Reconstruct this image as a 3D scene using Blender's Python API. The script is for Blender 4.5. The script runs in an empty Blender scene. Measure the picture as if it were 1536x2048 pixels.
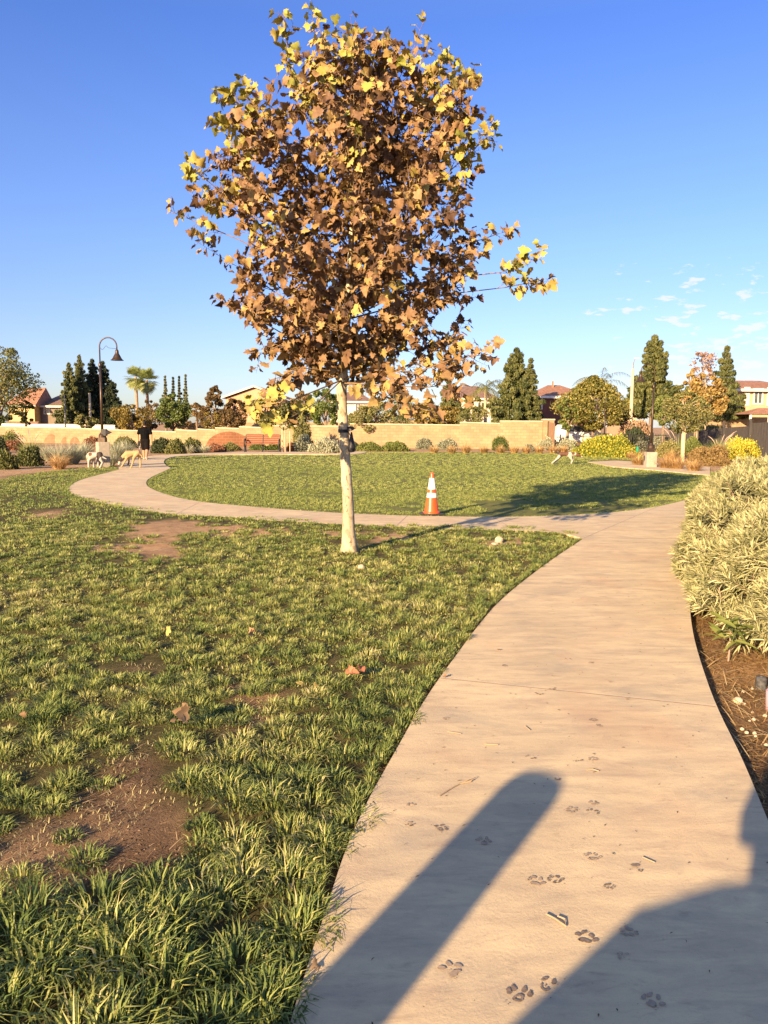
import bpy, bmesh, math, random
import numpy as np
from mathutils import Vector, Matrix, Euler
from mathutils.geometry import tessellate_polygon
random.seed(7)
RNG = np.random.default_rng(11)
scene = bpy.context.scene
COL = scene.collection
R = math.radians

# ------------------------------------------------------------------ camera
CAM_H = 1.55
FPX = 1538.0                      # focal length in pixels of the 1536x2048 photograph
HOR = 850.0
PITCH = math.atan((1024.0 - HOR) / FPX)
ROLL = R(0.45)
cam_data = bpy.data.cameras.new("camera")
cam = bpy.data.objects.new("camera", cam_data)
COL.objects.link(cam)
cam_data.sensor_fit = 'VERTICAL'
cam_data.sensor_height = 24.0
cam_data.lens = 24.0 * FPX / 2048.0
cam_data.clip_start = 0.05
cam_data.clip_end = 5000
M_cam = Matrix.Rotation(math.pi / 2 - PITCH, 3, 'X') @ Matrix.Rotation(ROLL, 3, 'Z')
cam.matrix_world = Matrix.Translation((0, 0, CAM_H)) @ M_cam.to_4x4()
scene.camera = cam
MC = np.array(M_cam)
CP = np.array([0, 0, CAM_H])

def ray(px, py):
    v = Vector(((px - 768.0) / FPX, (1024.0 - py) / FPX, -1.0))
    return M_cam @ v
def at(px, py, z=0.0):
    """point of the place seen at a pixel, on the level z"""
    r = ray(px, py)
    t = (z - CAM_H) / r.z
    return Vector((r.x * t, r.y * t, z))
def P(px, py, d):
    """point of the place seen at a pixel, d metres ahead"""
    r = ray(px, py)
    t = d / r.y
    return Vector((r.x * t, d, CAM_H + r.z * t))
def project(p):
    q = (np.asarray(p) - CP) @ MC
    w = np.maximum(-q[..., 2], 1e-3)
    return 768 + FPX * q[..., 0] / w, 1024 - FPX * q[..., 1] / w

# ------------------------------------------------------------------ sky, sun, exposure
SUN_EL = R(17.0)
SHADOW_AZ = R(30.6)               # shadows run 30.6 degrees right of straight ahead
sdir = Vector((-math.sin(SHADOW_AZ) * math.cos(SUN_EL), -math.cos(SHADOW_AZ) * math.cos(SUN_EL), math.sin(SUN_EL)))
world = bpy.data.worlds.new("World")
scene.world = world
world.use_nodes = True
wn, wl = world.node_tree.nodes, world.node_tree.links
wn.clear()
def N(nodes, t, **kw):
    n = nodes.new(t)
    for k, v in kw.items():
        setattr(n, k, v)
    return n
out = N(wn, 'ShaderNodeOutputWorld')
bg = N(wn, 'ShaderNodeBackground')
sky = N(wn, 'ShaderNodeTexSky', sky_type='NISHITA')
sky.sun_disc = False
sky.sun_elevation = SUN_EL
sky.sun_rotation = math.atan2(sdir.x, sdir.y)
sky.altitude = 300
sky.air_density = 1.0
sky.dust_density = 0.6
sky.ozone_density = 3.0
SKY_STRENGTH = 0.105
bg.inputs['Strength'].default_value = SKY_STRENGTH
# small fair-weather clouds low in the sky, laid on a level cloud deck
tc = N(wn, 'ShaderNodeTexCoord')
sep = N(wn, 'ShaderNodeSeparateXYZ')
wl.new(tc.outputs['Generated'], sep.inputs[0])
def wmath(op, a, b=None, c=None):
    n = N(wn, 'ShaderNodeMath', operation=op)
    for i, x in enumerate((a, b, c)):
        if x is None: continue
        if isinstance(x, (int, float)): n.inputs[i].default_value = x
        else: wl.new(x, n.inputs[i])
    return n.outputs[0]
azr = wmath('DIVIDE', sep.outputs['X'], wmath('MAXIMUM', sep.outputs['Y'], 0.05))
cmb = N(wn, 'ShaderNodeCombineXYZ')
wl.new(azr, cmb.inputs[0]); wl.new(wmath('MULTIPLY', sep.outputs['Z'], 3.6), cmb.inputs[1])
nz = N(wn, 'ShaderNodeTexNoise'); nz.inputs['Scale'].default_value = 25; nz.inputs['Detail'].default_value = 5; nz.inputs['Roughness'].default_value = 0.58
wl.new(cmb.outputs[0], nz.inputs['Vector'])
nz2 = N(wn, 'ShaderNodeTexNoise'); nz2.inputs['Scale'].default_value = 4.5; nz2.inputs['Detail'].default_value = 2
wl.new(cmb.outputs[0], nz2.inputs['Vector'])
def wramp(x, a, b):
    n = N(wn, 'ShaderNodeMapRange', interpolation_type='SMOOTHSTEP')
    n.inputs['From Min'].default_value = a; n.inputs['From Max'].default_value = b
    wl.new(x, n.inputs['Value'])
    return n.outputs[0]
m_az = wramp(azr, 0.10, 0.40)
m_el = wmath('MULTIPLY', wramp(sep.outputs['Z'], 0.22, 0.16), 1.0)
cover = wmath('ADD', nz.outputs['Fac'], wmath('MULTIPLY', wmath('SUBTRACT', nz2.outputs['Fac'], 0.5), 0.35))
thr = wmath('ADD', wmath('MULTIPLY', wmath('MULTIPLY', m_az, m_el), 0.22), -0.22)
cl = wramp(wmath('ADD', cover, thr), 0.535, 0.63)
m_low = wramp(sep.outputs['Z'], 0.085, 0.02)
hz = wmath('MULTIPLY', wmath('MULTIPLY', m_low, m_az), 0.30)
clf = wmath('MINIMUM', wmath('MAXIMUM', wmath('MULTIPLY', cl, 0.75), hz), 0.9)
mixc = N(wn, 'ShaderNodeMix', data_type='RGBA')
wl.new(clf, mixc.inputs['Factor'])
hsv = N(wn, 'ShaderNodeHueSaturation')
hsv.inputs['Hue'].default_value = 0.509
hsv.inputs['Saturation'].default_value = 1.05
hsv.inputs['Value'].default_value = 1.0
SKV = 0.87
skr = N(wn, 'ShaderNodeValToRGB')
for k_, (p_, c_) in enumerate([(0,(.57,.54,.63)),(.033,(.58,.55,.65)),(.126,(.645,.615,.745)),(.214,(.665,.665,.78)),(.32,(.65,.68,.83)),(.437,(.56,.65,.87)),(1,(1.75,1.25,.86))]):  # top stop brightened and warmed above the sky's tone, to warm the fill light
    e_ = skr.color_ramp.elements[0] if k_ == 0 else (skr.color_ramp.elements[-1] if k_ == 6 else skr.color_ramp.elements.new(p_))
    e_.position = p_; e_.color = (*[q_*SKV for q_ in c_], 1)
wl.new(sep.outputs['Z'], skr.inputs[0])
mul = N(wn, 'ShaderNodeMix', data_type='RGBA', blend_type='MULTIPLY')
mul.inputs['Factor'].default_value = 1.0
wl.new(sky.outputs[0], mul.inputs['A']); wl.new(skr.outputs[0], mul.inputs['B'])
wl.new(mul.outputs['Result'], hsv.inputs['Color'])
wl.new(hsv.outputs[0], mixc.inputs['A'])
mixc.inputs['B'].default_value = (3.0, 3.0, 3.1, 1)
wl.new(mixc.outputs['Result'], bg.inputs['Color'])
wl.new(bg.outputs[0], out.inputs['Surface'])

sun_data = bpy.data.lights.new("sun", 'SUN')
sun_data.energy = 5.0
sun_data.color = (1.0, 0.70, 0.39)
sun_data.angle = R(0.6)
sun = bpy.data.objects.new("sun", sun_data)
COL.objects.link(sun)
sun.rotation_euler = sdir.to_track_quat('Z', 'Y').to_euler()
sun.location = sdir * 60
scene.view_settings.view_transform = 'Standard'
scene.view_settings.look = 'None'
scene.view_settings.exposure = 1.65
scene.view_settings.gamma = 1.0
scene.cycles.max_bounces = 6
scene.cycles.transparent_max_bounces = 8
scene.cycles.use_denoising = True

# ------------------------------------------------------------------ helpers
def tag(o, label=None, cat=None, group=None, kind=None):
    if label: o['label'] = label
    if cat: o['category'] = cat
    if group: o['group'] = group
    if kind: o['kind'] = kind
    return o
def empty(name, loc, label, cat, group=None, rz=0):
    o = bpy.data.objects.new(name, None)
    o.empty_display_size = 0.2
    o.location = loc
    o.rotation_euler = (0, 0, rz)
    COL.objects.link(o)
    return tag(o, label, cat, group)
def link(name, me, mat=None, parent=None, smooth=False):
    if mat is not None:
        for m in (mat if isinstance(mat, (list, tuple)) else [mat]):
            me.materials.append(m)
    o = bpy.data.objects.new(name, me)
    COL.objects.link(o)
    if parent: o.parent = parent
    if smooth and len(me.polygons):
        me.polygons.foreach_set('use_smooth', [True] * len(me.polygons))
    return o
def np_mesh(name, verts, faces, mat, tint=None, parent=None, smooth=False):
    verts = np.asarray(verts, dtype=np.float32).reshape(-1, 3)
    faces = np.asarray(faces, dtype=np.int32)
    me = bpy.data.meshes.new(name)
    k = faces.shape[1]
    me.vertices.add(len(verts)); me.vertices.foreach_set('co', verts.ravel())
    me.loops.add(faces.size); me.loops.foreach_set('vertex_index', faces.ravel())
    me.polygons.add(len(faces)); me.polygons.foreach_set('loop_start', np.arange(0, faces.size, k, dtype=np.int32))
    if tint is not None:
        a = me.attributes.new('tint', 'FLOAT', 'FACE')
        a.data.foreach_set('value', np.asarray(tint, dtype=np.float32))
    me.update(calc_edges=True)
    return link(name, me, mat, parent, smooth)

class MB:
    """collects shapes and links them as one mesh object"""
    def __init__(s): s.v = []; s.f = []; s.m = []
    def add(s, vs, fs, mi=0):
        n = len(s.v); s.v += [tuple(v) for v in vs]
        s.f += [tuple(i + n for i in f) for f in fs]; s.m += [mi] * len(fs)
    def box(s, x0, x1, y0, y1, z0, z1, mi=0, M=None):
        vs = [Vector(p) for p in ((x0,y0,z0),(x1,y0,z0),(x1,y1,z0),(x0,y1,z0),(x0,y0,z1),(x1,y0,z1),(x1,y1,z1),(x0,y1,z1))]
        if M is not None: vs = [M @ v for v in vs]
        s.add(vs, [(0,3,2,1),(4,5,6,7),(0,1,5,4),(1,2,6,5),(2,3,7,6),(3,0,4,7)], mi)
    def tube(s, pts, rad, n=8, mi=0, cap=True):
        pts = [Vector(p) for p in pts]
        if not isinstance(rad, (list, tuple, np.ndarray)): rad = [rad] * len(pts)
        rings = []; up = Vector((0.13, 0.31, 0.94)).normalized(); prev = None
        base = len(s.v)
        for i, p in enumerate(pts):
            t = (pts[min(i+1, len(pts)-1)] - pts[max(i-1, 0)])
            if t.length < 1e-9: t = Vector((0,0,1))
            t.normalize()
            if prev is None:
                a = t.cross(Vector((1,0,0)) if abs(t.x) < .8 else Vector((0,1,0))).normalized()
            else:
                a = (prev - t * prev.dot(t))
                a = a.normalized() if a.length > 1e-6 else t.orthogonal().normalized()
            prev = a; b = t.cross(a)
            for k in range(n):
                an = 2*math.pi*k/n
                s.v.append(tuple(p + (a*math.cos(an) + b*math.sin(an)) * rad[i]))
        for i in range(len(pts)-1):
            for k in range(n):
                k2 = (k+1) % n
                s.f.append((base+i*n+k, base+i*n+k2, base+(i+1)*n+k2, base+(i+1)*n+k)); s.m.append(mi)
        if cap:
            s.f.append(tuple(base+k for k in reversed(range(n)))); s.m.append(mi)
            s.f.append(tuple(base+(len(pts)-1)*n+k for k in range(n))); s.m.append(mi)
    def lathe(s, prof, c=(0,0,0), n=20, mi=0, M=None):
        base = len(s.v)
        for (r, z) in prof:
            for k in range(n):
                an = 2*math.pi*k/n
                v = Vector((c[0]+r*math.cos(an), c[1]+r*math.sin(an), c[2]+z))
                s.v.append(tuple(M @ v if M is not None else v))
        for i in range(len(prof)-1):
            for k in range(n):
                k2 = (k+1) % n
                s.f.append((base+i*n+k, base+i*n+k2, base+(i+1)*n+k2, base+(i+1)*n+k)); s.m.append(mi)
        s.f.append(tuple(base+k for k in reversed(range(n)))); s.m.append(mi)
        s.f.append(tuple(base+(len(prof)-1)*n+k for k in range(n))); s.m.append(mi)
    def build(s, name, mat, parent=None, smooth=False, bevel=0):
        me = bpy.data.meshes.new(name)
        me.from_pydata(s.v, [], s.f)
        o = link(name, me, mat, parent, smooth)
        if isinstance(mat, (list, tuple)): me.polygons.foreach_set('material_index', s.m)
        me.update()
        if bevel:
            b = o.modifiers.new('bevel', 'BEVEL'); b.width = bevel; b.segments = 2; b.limit_method = 'ANGLE'
        return o

# ------------------------------------------------------------------ materials
def new_mat(name):
    m = bpy.data.materials.new(name); m.use_nodes = True
    nt = m.node_tree
    return m, nt.nodes, nt.links, nt.nodes['Principled BSDF']
def c4(c): return (c[0], c[1], c[2], 1)
def mat(name, c1, c2=None, scale=8, rough=.8, bump=0, bscale=None, metal=0, detail=4, spec=.3, stretch=(1,1,1), coord='Object'):
    m, n, l, p = new_mat(name)
    p.inputs['Roughness'].default_value = rough
    p.inputs['Metallic'].default_value = metal
    p.inputs['Specular IOR Level'].default_value = spec
    p.inputs['Base Color'].default_value = c4(c1)
    t = n.new('ShaderNodeTexCoord'); mp = n.new('ShaderNodeMapping'); mp.inputs['Scale'].default_value = stretch
    l.new(t.outputs[coord], mp.inputs[0])
    if c2 is not None:
        nz = n.new('ShaderNodeTexNoise'); nz.inputs['Scale'].default_value = scale; nz.inputs['Detail'].default_value = detail; nz.inputs['Roughness'].default_value = .6
        l.new(mp.outputs[0], nz.inputs['Vector'])
        r = n.new('ShaderNodeValToRGB'); r.color_ramp.elements[0].position = .32; r.color_ramp.elements[1].position = .68
        r.color_ramp.elements[0].color = c4(c1); r.color_ramp.elements[1].color = c4(c2)
        l.new(nz.outputs['Fac'], r.inputs[0]); l.new(r.outputs[0], p.inputs['Base Color'])
    if bump:
        nb = n.new('ShaderNodeTexNoise'); nb.inputs['Scale'].default_value = bscale or scale * 4; nb.inputs['Detail'].default_value = 5
        l.new(mp.outputs[0], nb.inputs['Vector'])
        b = n.new('ShaderNodeBump'); b.inputs['Strength'].default_value = bump; b.inputs['Distance'].default_value = .02
        l.new(nb.outputs['Fac'], b.inputs['Height']); l.new(b.outputs[0], p.inputs['Normal'])
    return m
def mat_tint(name, stops, transl=.25, rough=.6, spec=.25, mottle=0):
    """per-leaf colour from the tint attribute"""
    m, n, l, p = new_mat(name)
    a = n.new('ShaderNodeAttribute'); a.attribute_name = 'tint'
    r = n.new('ShaderNodeValToRGB'); cr = r.color_ramp
    while len(cr.elements) < len(stops): cr.elements.new(.5)
    for e, (pos, c) in zip(cr.elements, stops):
        e.position = pos; e.color = c4(c)
    fac = a.outputs['Fac']
    if mottle:
        t = n.new('ShaderNodeTexCoord'); nz = n.new('ShaderNodeTexNoise'); nz.inputs['Scale'].default_value = mottle; nz.inputs['Detail'].default_value = 4; nz.inputs['Roughness'].default_value = .7
        l.new(t.outputs['Object'], nz.inputs['Vector']); ma = n.new('ShaderNodeMath'); ma.operation = 'MULTIPLY_ADD'; ma.inputs[1].default_value = .62; ma.inputs[2].default_value = -.31; l.new(nz.outputs['Fac'], ma.inputs[0])
        ad = n.new('ShaderNodeMath'); ad.operation = 'ADD'; ad.use_clamp = True; l.new(ma.outputs[0], ad.inputs[0]); l.new(a.outputs['Fac'], ad.inputs[1]); fac = ad.outputs[0]
    l.new(fac, r.inputs[0]); l.new(r.outputs[0], p.inputs['Base Color'])
    p.inputs['Roughness'].default_value = rough
    p.inputs['Specular IOR Level'].default_value = spec
    if transl:
        tr = n.new('ShaderNodeBsdfTranslucent'); l.new(r.outputs[0], tr.inputs['Color'])
        mx = n.new('ShaderNodeMixShader'); mx.inputs[0].default_value = transl
        l.new(p.outputs[0], mx.inputs[1]); l.new(tr.outputs[0], mx.inputs[2])
        l.new(mx.outputs[0], n['Material Output'].inputs['Surface'])
    return m
def pal(*cols):
    k = len(cols)
    return [(i/(k-1), c) for i, c in enumerate(cols)]

# ------------------------------------------------------------------ outlines (photograph pixels -> ground)
EDGE_MAIN_L = [(420,2750),(500,2350),(575,2060),(620,1915),(655,1810),(690,1700),(735,1600),(792,1500),(842,1410),(885,1347),(920,1300),(958,1248),(1000,1200),(1055,1155),(1112,1113),(1167,1077)]
EDGE_CROSS_LO = [(1130,1067),(1060,1061),(980,1059),(900,1058),(820,1056),(740,1051),(660,1047),(560,1042),(450,1033),(350,1029),(280,1020),(215,1009),(170,998),(143,987),(137,979),(140,971),(158,960),(195,950),(238,939)]
EDGE_BED_LO = [(237,934),(238,928),(244,921),(262,917),(300,911.5),(345,908.5)]
EDGE_FAR = [(420,905.5),(520,904),(620,903.5),(740,902),(728,906),(700,909),(560,908.5),(430,909),(375,911),(345,913),(330,918),(327,924),(331,930),(342,936)]
EDGE_CROSS_UP = [(322,945),(298,956),(291,965),(296,974),(318,984),(350,994),(400,1004),(500,1013),(600,1021),(700,1027),(800,1031),(900,1033),(1000,1034),(1100,1032),(1200,1027),(1290,1018),(1362,1003),(1440,980),(1520,955)]
EDGE_R = [(1700,965),(1560,1010),(1480,1060),(1440,1110),(1400,1150),(1384,1175),(1379,1215),(1386,1270),(1403,1330),(1432,1412),(1482,1510),(1536,1640),(1640,1900),(1760,2200),(1980,2750)]
def G(pts, z=0.0): return [at(x, y, z) for x, y in pts]
def inpoly(px, py, poly):
    poly = np.asarray(poly, float); x, y = poly[:,0], poly[:,1]
    c = np.zeros(px.shape, bool); j = len(poly) - 1
    for i in range(len(poly)):
        if y[i] != y[j]:
            hit = ((y[i] > py) != (y[j] > py)) & (px < (x[j]-x[i]) * (py-y[i]) / (y[j]-y[i]) + x[i])
            c ^= hit
        j = i
    return c
def chaikin(pts, k=2):
    for _ in range(k):
        q = [pts[0]]
        for a, b in zip(pts[:-1], pts[1:]):
            q.append(a*.75 + b*.25); q.append(a*.25 + b*.75)
        q.append(pts[-1]); pts = q
    return pts
def slab(name, poly, z, thick, m, parent=None):
    """closed outline -> slab with its own thickness"""
    mb = MB()
    top = [Vector((p.x, p.y, z)) for p in poly]
    tris = tessellate_polygon([top])
    n = len(top)
    vs = top + [Vector((p.x, p.y, z-thick)) for p in poly]
    area = sum(a.x*b.y - b.x*a.y for a, b in zip(top, top[1:]+top[:1]))
    fs = []
    for t in tris:
        a, b, c = (top[i] for i in t)
        fs.append(tuple(t) if (b-a).cross(c-a).z > 0 else tuple(reversed(t)))
    for i in range(n):
        j = (i+1) % n
        fs.append((i, i+n, j+n, j) if area > 0 else (j, j+n, i+n, i))
    mb.add(vs, fs)
    return mb.build(name, m, parent)

# ------------------------------------------------------------------ setting: ground
def ground_mat():
    m, n, l, p = new_mat("soil")
    p.inputs['Roughness'].default_value = .95; p.inputs['Specular IOR Level'].default_value = .1
    t = n.new('ShaderNodeTexCoord')
    def noise(s, d=6, r=.65):
        x = n.new('ShaderNodeTexNoise'); x.inputs['Scale'].default_value = s; x.inputs['Detail'].default_value = d; x.inputs['Roughness'].default_value = r
        l.new(t.outputs['Object'], x.inputs['Vector']); return x.outputs['Fac']
    r1 = n.new('ShaderNodeValToRGB'); cr = r1.color_ramp
    cr.elements[0].position = .3; cr.elements[0].color = (.075,.048,.028,1)
    cr.elements[1].position = .7; cr.elements[1].color = (.24,.16,.095,1)
    e = cr.elements.new(.5); e.color = (.15,.095,.055,1)
    l.new(noise(22, 8, .75), r1.inputs[0])
    r2 = n.new('ShaderNodeValToRGB'); r2.color_ramp.elements[0].position = .45; r2.color_ramp.elements[1].position = .6
    l.new(noise(.45, 3), r2.inputs[0])
    mx = n.new('ShaderNodeMix'); mx.data_type = 'RGBA'
    mf = n.new('ShaderNodeMath'); mf.operation = 'MULTIPLY'; mf.inputs[1].default_value = .75
    l.new(r2.outputs[0], mf.inputs[0]); l.new(mf.outputs[0], mx.inputs['Factor'])
    l.new(r1.outputs[0], mx.inputs['A']); mx.inputs['B'].default_value = (.42,.27,.15,1)
    sx_ = n.new('ShaderNodeSeparateXYZ'); l.new(t.outputs['Object'], sx_.inputs[0])
    mr = n.new('ShaderNodeMapRange'); mr.inputs['From Min'].default_value = 7.5; mr.inputs['From Max'].default_value = 9.5; mr.inputs['To Max'].default_value = .75; l.new(sx_.outputs['Y'], mr.inputs['Value'])
    m3 = n.new('ShaderNodeMix'); m3.data_type = 'RGBA'; l.new(mr.outputs[0], m3.inputs['Factor']); l.new(mx.outputs['Result'], m3.inputs['A'])
    r3 = n.new('ShaderNodeValToRGB'); r3.color_ramp.elements[0].position = .35; r3.color_ramp.elements[1].position = .65; r3.color_ramp.elements[0].color = (.36,.22,.12,1); r3.color_ramp.elements[1].color = (.52,.36,.21,1); l.new(noise(6, 6), r3.inputs[0])
    l.new(r3.outputs[0], m3.inputs['B']); 
    at2 = n.new('ShaderNodeAttribute'); at2.attribute_name = 'thatch_shade'
    r4 = n.new('ShaderNodeValToRGB'); r4.color_ramp.elements[0].position = .35; r4.color_ramp.elements[1].position = .68; r4.color_ramp.elements[0].color = (.05,.05,.018,1); r4.color_ramp.elements[1].color = (.14,.115,.05,1); l.new(noise(9, 7, .7), r4.inputs[0])  # dark thatch colour, also paints the shade in gaps between tufts
    m4 = n.new('ShaderNodeMix'); m4.data_type = 'RGBA'; l.new(at2.outputs['Fac'], m4.inputs['Factor']); l.new(m3.outputs['Result'], m4.inputs['A']); l.new(r4.outputs[0], m4.inputs['B']); l.new(m4.outputs['Result'], p.inputs['Base Color'])
    b = n.new('ShaderNodeBump'); b.inputs['Strength'].default_value = .9; b.inputs['Distance'].default_value = .02
    l.new(noise(60, 6, .8), b.inputs['Height']); l.new(b.outputs[0], p.inputs['Normal'])
    return m
M_soil = ground_mat()
def axis(lo_f, hi_f, step, lo, hi):
    a = list(np.arange(lo_f, hi_f, step)); x = hi_f; s = step
    while x < hi: a.append(x); s *= 1.22; x += s
    a.append(hi); x = lo_f; s = step; b = []
    while x > lo: s *= 1.22; x -= s; b.append(max(x, lo))
    return np.array(sorted(set(b + a)))
def hnoise(x, y):
    h = np.zeros_like(x)
    for (fx, fy, ph, a) in ((5.1,3.3,.3,.008),(-4.2,7.7,1.9,.007),(11.3,-9.1,4.2,.005),(17.9,15.2,2.2,.004),(-23.0,19.7,.7,.003),(1.3,.9,2.6,.012),(-.8,1.6,.4,.010)):
        h += a * np.sin(fx*x + fy*y + ph + 1.3*np.sin(.37*fx*y - .21*fy*x + ph))
    return h
gx = axis(-6.5, 6.0, .06, -1600, 1600); gy = axis(.4, 12.0, .06, -400, 2200)
X, Y = np.meshgrid(gx, gy)
near = np.clip((30 - np.hypot(X, Y)) / 15, 0, 1)
Z = -0.055 + np.clip(hnoise(X, Y), -.03, .006) * near
# the soil dips a little beside the planting-bed edge of the walk
idx = np.arange(X.size).reshape(X.shape)
ppx, ppy = project(np.stack([X, Y, np.full_like(X, -.03)], -1))
FR = [(-6000,2750)] + EDGE_MAIN_L + EDGE_CROSS_LO + [(232,934),(170,938),(100,945),(0,960),(-300,985),(-6000,1300)]
FRONT_UP = inpoly(ppx, ppy, FR) & (Y > 1.2)
BED_DN = inpoly(ppx, ppy, [(1366,1120),(1384,1175),(1379,1215),(1386,1270),(1403,1330),(1432,1412),(1482,1510),(1536,1640),(1640,1900),(1760,2200),(1980,2750),(9000,2750),(6000,1120)])
Z = Z - .05 * BED_DN
Z = Z + .046 * FRONT_UP
# bare patches in the near lawn (photograph outlines)
BARE = [[(-40,1715),(60,1660),(180,1605),(215,1525),(285,1505),(315,1520),(300,1570),(330,1605),(375,1645),(385,1695),(345,1735),(240,1775),(110,1800),(-40,1815)],
        [(395,1375),(470,1368),(560,1372),(590,1400),(560,1440),(500,1462),(455,1470),(440,1430),(480,1400),(420,1392)],
        [(245,1052),(330,1040),(430,1050),(560,1058),(600,1070),(480,1072),(390,1070),(330,1082),(250,1078)],
        [(150,1095),(250,1085),(330,1080),(390,1110),(330,1130),(240,1110),(180,1105)],
        [(60,1025),(120,1020),(130,1033),(70,1036)], [(250,1345),(300,1340),(320,1365),(250,1372)], [(760,1068),(830,1062),(820,1080),(740,1085)],
        [(930,1075),(1030,1075),(1050,1092),(960,1096)], [(640,1060),(700,1062),(760,1066),(700,1076),(650,1072)]]
def bare_mask(px, py):
    b = np.zeros(px.shape, bool)
    for q in BARE: b |= inpoly(px, py, q)
    return b
bare_v = np.zeros(X.shape); lawn_v = FRONT_UP.astype(float)
ppx2, ppy2 = project(np.stack([X, Y, np.full_like(X, -.01)], -1))
jx = 10*np.sin(X*9.1+Y*4.3)+7*np.sin(Y*17.0-X*6.0); jy = 5*np.sin(X*13.0-Y*7.0)
bare_v = bare_mask(ppx2+jx, ppy2+jy*(6/np.clip(Y,2,20))).astype(float)
for _ in range(2):
    q_ = bare_v.copy(); q_[1:-1,1:-1] = (bare_v[1:-1,1:-1]*2+bare_v[:-2,1:-1]+bare_v[2:,1:-1]+bare_v[1:-1,:-2]+bare_v[1:-1,2:])/6; bare_v = q_
F = np.stack([idx[:-1,:-1], idx[:-1,1:], idx[1:,1:], idx[1:,:-1]], -1).reshape(-1, 4)
g = np_mesh("ground", np.stack([X, Y, Z], -1), F, M_soil, smooth=True)
at_ = g.data.attributes.new('thatch_shade', 'FLOAT', 'POINT'); at_.data.foreach_set('value', (lawn_v*(1-bare_v)).ravel().astype(np.float32))
tag(g, kind='structure')
def ground_z(x, y):
    return -0.009 + np.clip(hnoise(x, y), -.03, .006) * np.clip((30 - np.hypot(x, y)) / 15, 0, 1)

# ------------------------------------------------------------------ setting: concrete walk
def concrete_mat():
    m, n, l, p = new_mat("concrete")
    p.inputs['Roughness'].default_value = .9; p.inputs['Specular IOR Level'].default_value = .2
    t = n.new('ShaderNodeTexCoord')
    def noise(s, d=5, r=.6, st=(1,1,1), dist=0):
        mp = n.new('ShaderNodeMapping'); mp.inputs['Scale'].default_value = st; l.new(t.outputs['Object'], mp.inputs[0])
        x = n.new('ShaderNodeTexNoise'); x.inputs['Scale'].default_value = s; x.inputs['Detail'].default_value = d; x.inputs['Roughness'].default_value = r
        x.inputs['Distortion'].default_value = dist
        l.new(mp.outputs[0], x.inputs['Vector']); return x.outputs['Fac']
    def ramp(x, a, b, ca, cb):
        r = n.new('ShaderNodeValToRGB'); r.color_ramp.elements[0].position = a; r.color_ramp.elements[1].position = b
        r.color_ramp.elements[0].color = c4(ca); r.color_ramp.elements[1].color = c4(cb); l.new(x, r.inputs[0]); return r.outputs[0]
    def mix(f, a, b, mode='MIX'):
        x = n.new('ShaderNodeMix'); x.data_type = 'RGBA'; x.blend_type = mode
        if isinstance(f, float): x.inputs['Factor'].default_value = f
        else: l.new(f, x.inputs['Factor'])
        l.new(a, x.inputs['A'])
        if isinstance(b, tuple): x.inputs['B'].default_value = c4(b)
        else: l.new(b, x.inputs['B'])
        return x.outputs['Result']
    base = ramp(noise(1.3, 6, .62), .3, .7, (.52,.42,.265), (.69,.56,.345))
    c = mix(ramp(noise(5, 6, .7, (.45,1.6,1), .4), .42, .72, (0,0,0), (.6,.6,.6)), base, (.30,.235,.19))
    c = mix(ramp(noise(2.1, 4, .6, (1,1.4,1), .5), .52, .70, (0,0,0), (.55,.55,.55)), c, (.34,.295,.235))
    c = mix(ramp(noise(.9, 4, .6, (1.3,.9,1), .3), .53, .7, (0,0,0), (.5,.5,.5)), c, (.52,.34,.21))
    c = mix(ramp(noise(190, 3, .8), .6, .68, (0,0,0), (.35,.35,.35)), c, (.16,.12,.1))
    c = mix(ramp(noise(14, 7, .75, (.5,1.5,1), .6), .54, .70, (0,0,0), (.38,.38,.38)), c, (.24,.17,.125))
    c = mix(ramp(noise(46, 5, .8), .64, .71, (0,0,0), (.55,.55,.55)), c, (.13,.105,.09))
    l.new(c, p.inputs['Base Color'])
    b = n.new('ShaderNodeBump'); b.inputs['Strength'].default_value = .35; b.inputs['Distance'].default_value = .006
    l.new(noise(70, 6, .75), b.inputs['Height']); l.new(b.outputs[0], p.inputs['Normal'])
    return m
M_conc = concrete_mat()
path_poly = []
mainL = chaikin(G(EDGE_MAIN_L)); crossL = chaikin(G(EDGE_CROSS_LO)); far1 = chaikin(G([(238,939)] + EDGE_BED_LO)); 
farO = chaikin(G(EDGE_FAR)); crossU = chaikin(G([(342,936)] + EDGE_CROSS_UP)); rr = chaikin(G(EDGE_R))
path_poly = mainL + crossL + far1[1:] + farO + crossU[1:] + rr
walk = slab("path", path_poly, 0.0, .12, M_conc)
tag(walk, kind='structure')
lamp_walk = slab("path", G([(1175,923.5),(1230,921),(1300,924),(1420,934),(1420,950),(1300,939),(1225,933)]), 0.0, .12, M_conc)
tag(lamp_walk, kind='structure')
# tooled joints across the walk
M_joint = mat("joint_dark", (.24,.17,.12), (.33,.25,.18), 30)
M_jlit = mat("joint_lit_edge", (.66,.55,.42))
jm, jl = MB(), MB()
for a, b in (((882,1356),(1431,1413)), ((1103,1164),(1388,1186)), ((1166,1079),(1400,1092)), ((1167,1076),(1318,1012)), ((590,2260),(1745,2190)),
             ((560,1041),(640,1022)), ((1030,1060),(985,1034)), ((352,1028),(398,1005)), ((158,985),(294,966)), ((246,935),(330,930)), ((790,1054),(815,1031))):
    A, B = at(*a, .0015), at(*b, .0015)
    t = (B-A).normalized(); s = Vector((-t.y, t.x, 0))
    w = .0050
    jm.add([A-s*w, B-s*w, B+s*w, A+s*w], [(0,1,2,3)])
    jl.add([A+s*(w+.001), B+s*(w+.001), B+s*(w+.007), A+s*(w+.007)], [(0,1,2,3)])  # pale strip paints the sunlit edge of the groove
jm.build("joint", M_joint, walk); jl.build("joint_lit_edge", M_jlit, walk)
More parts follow.
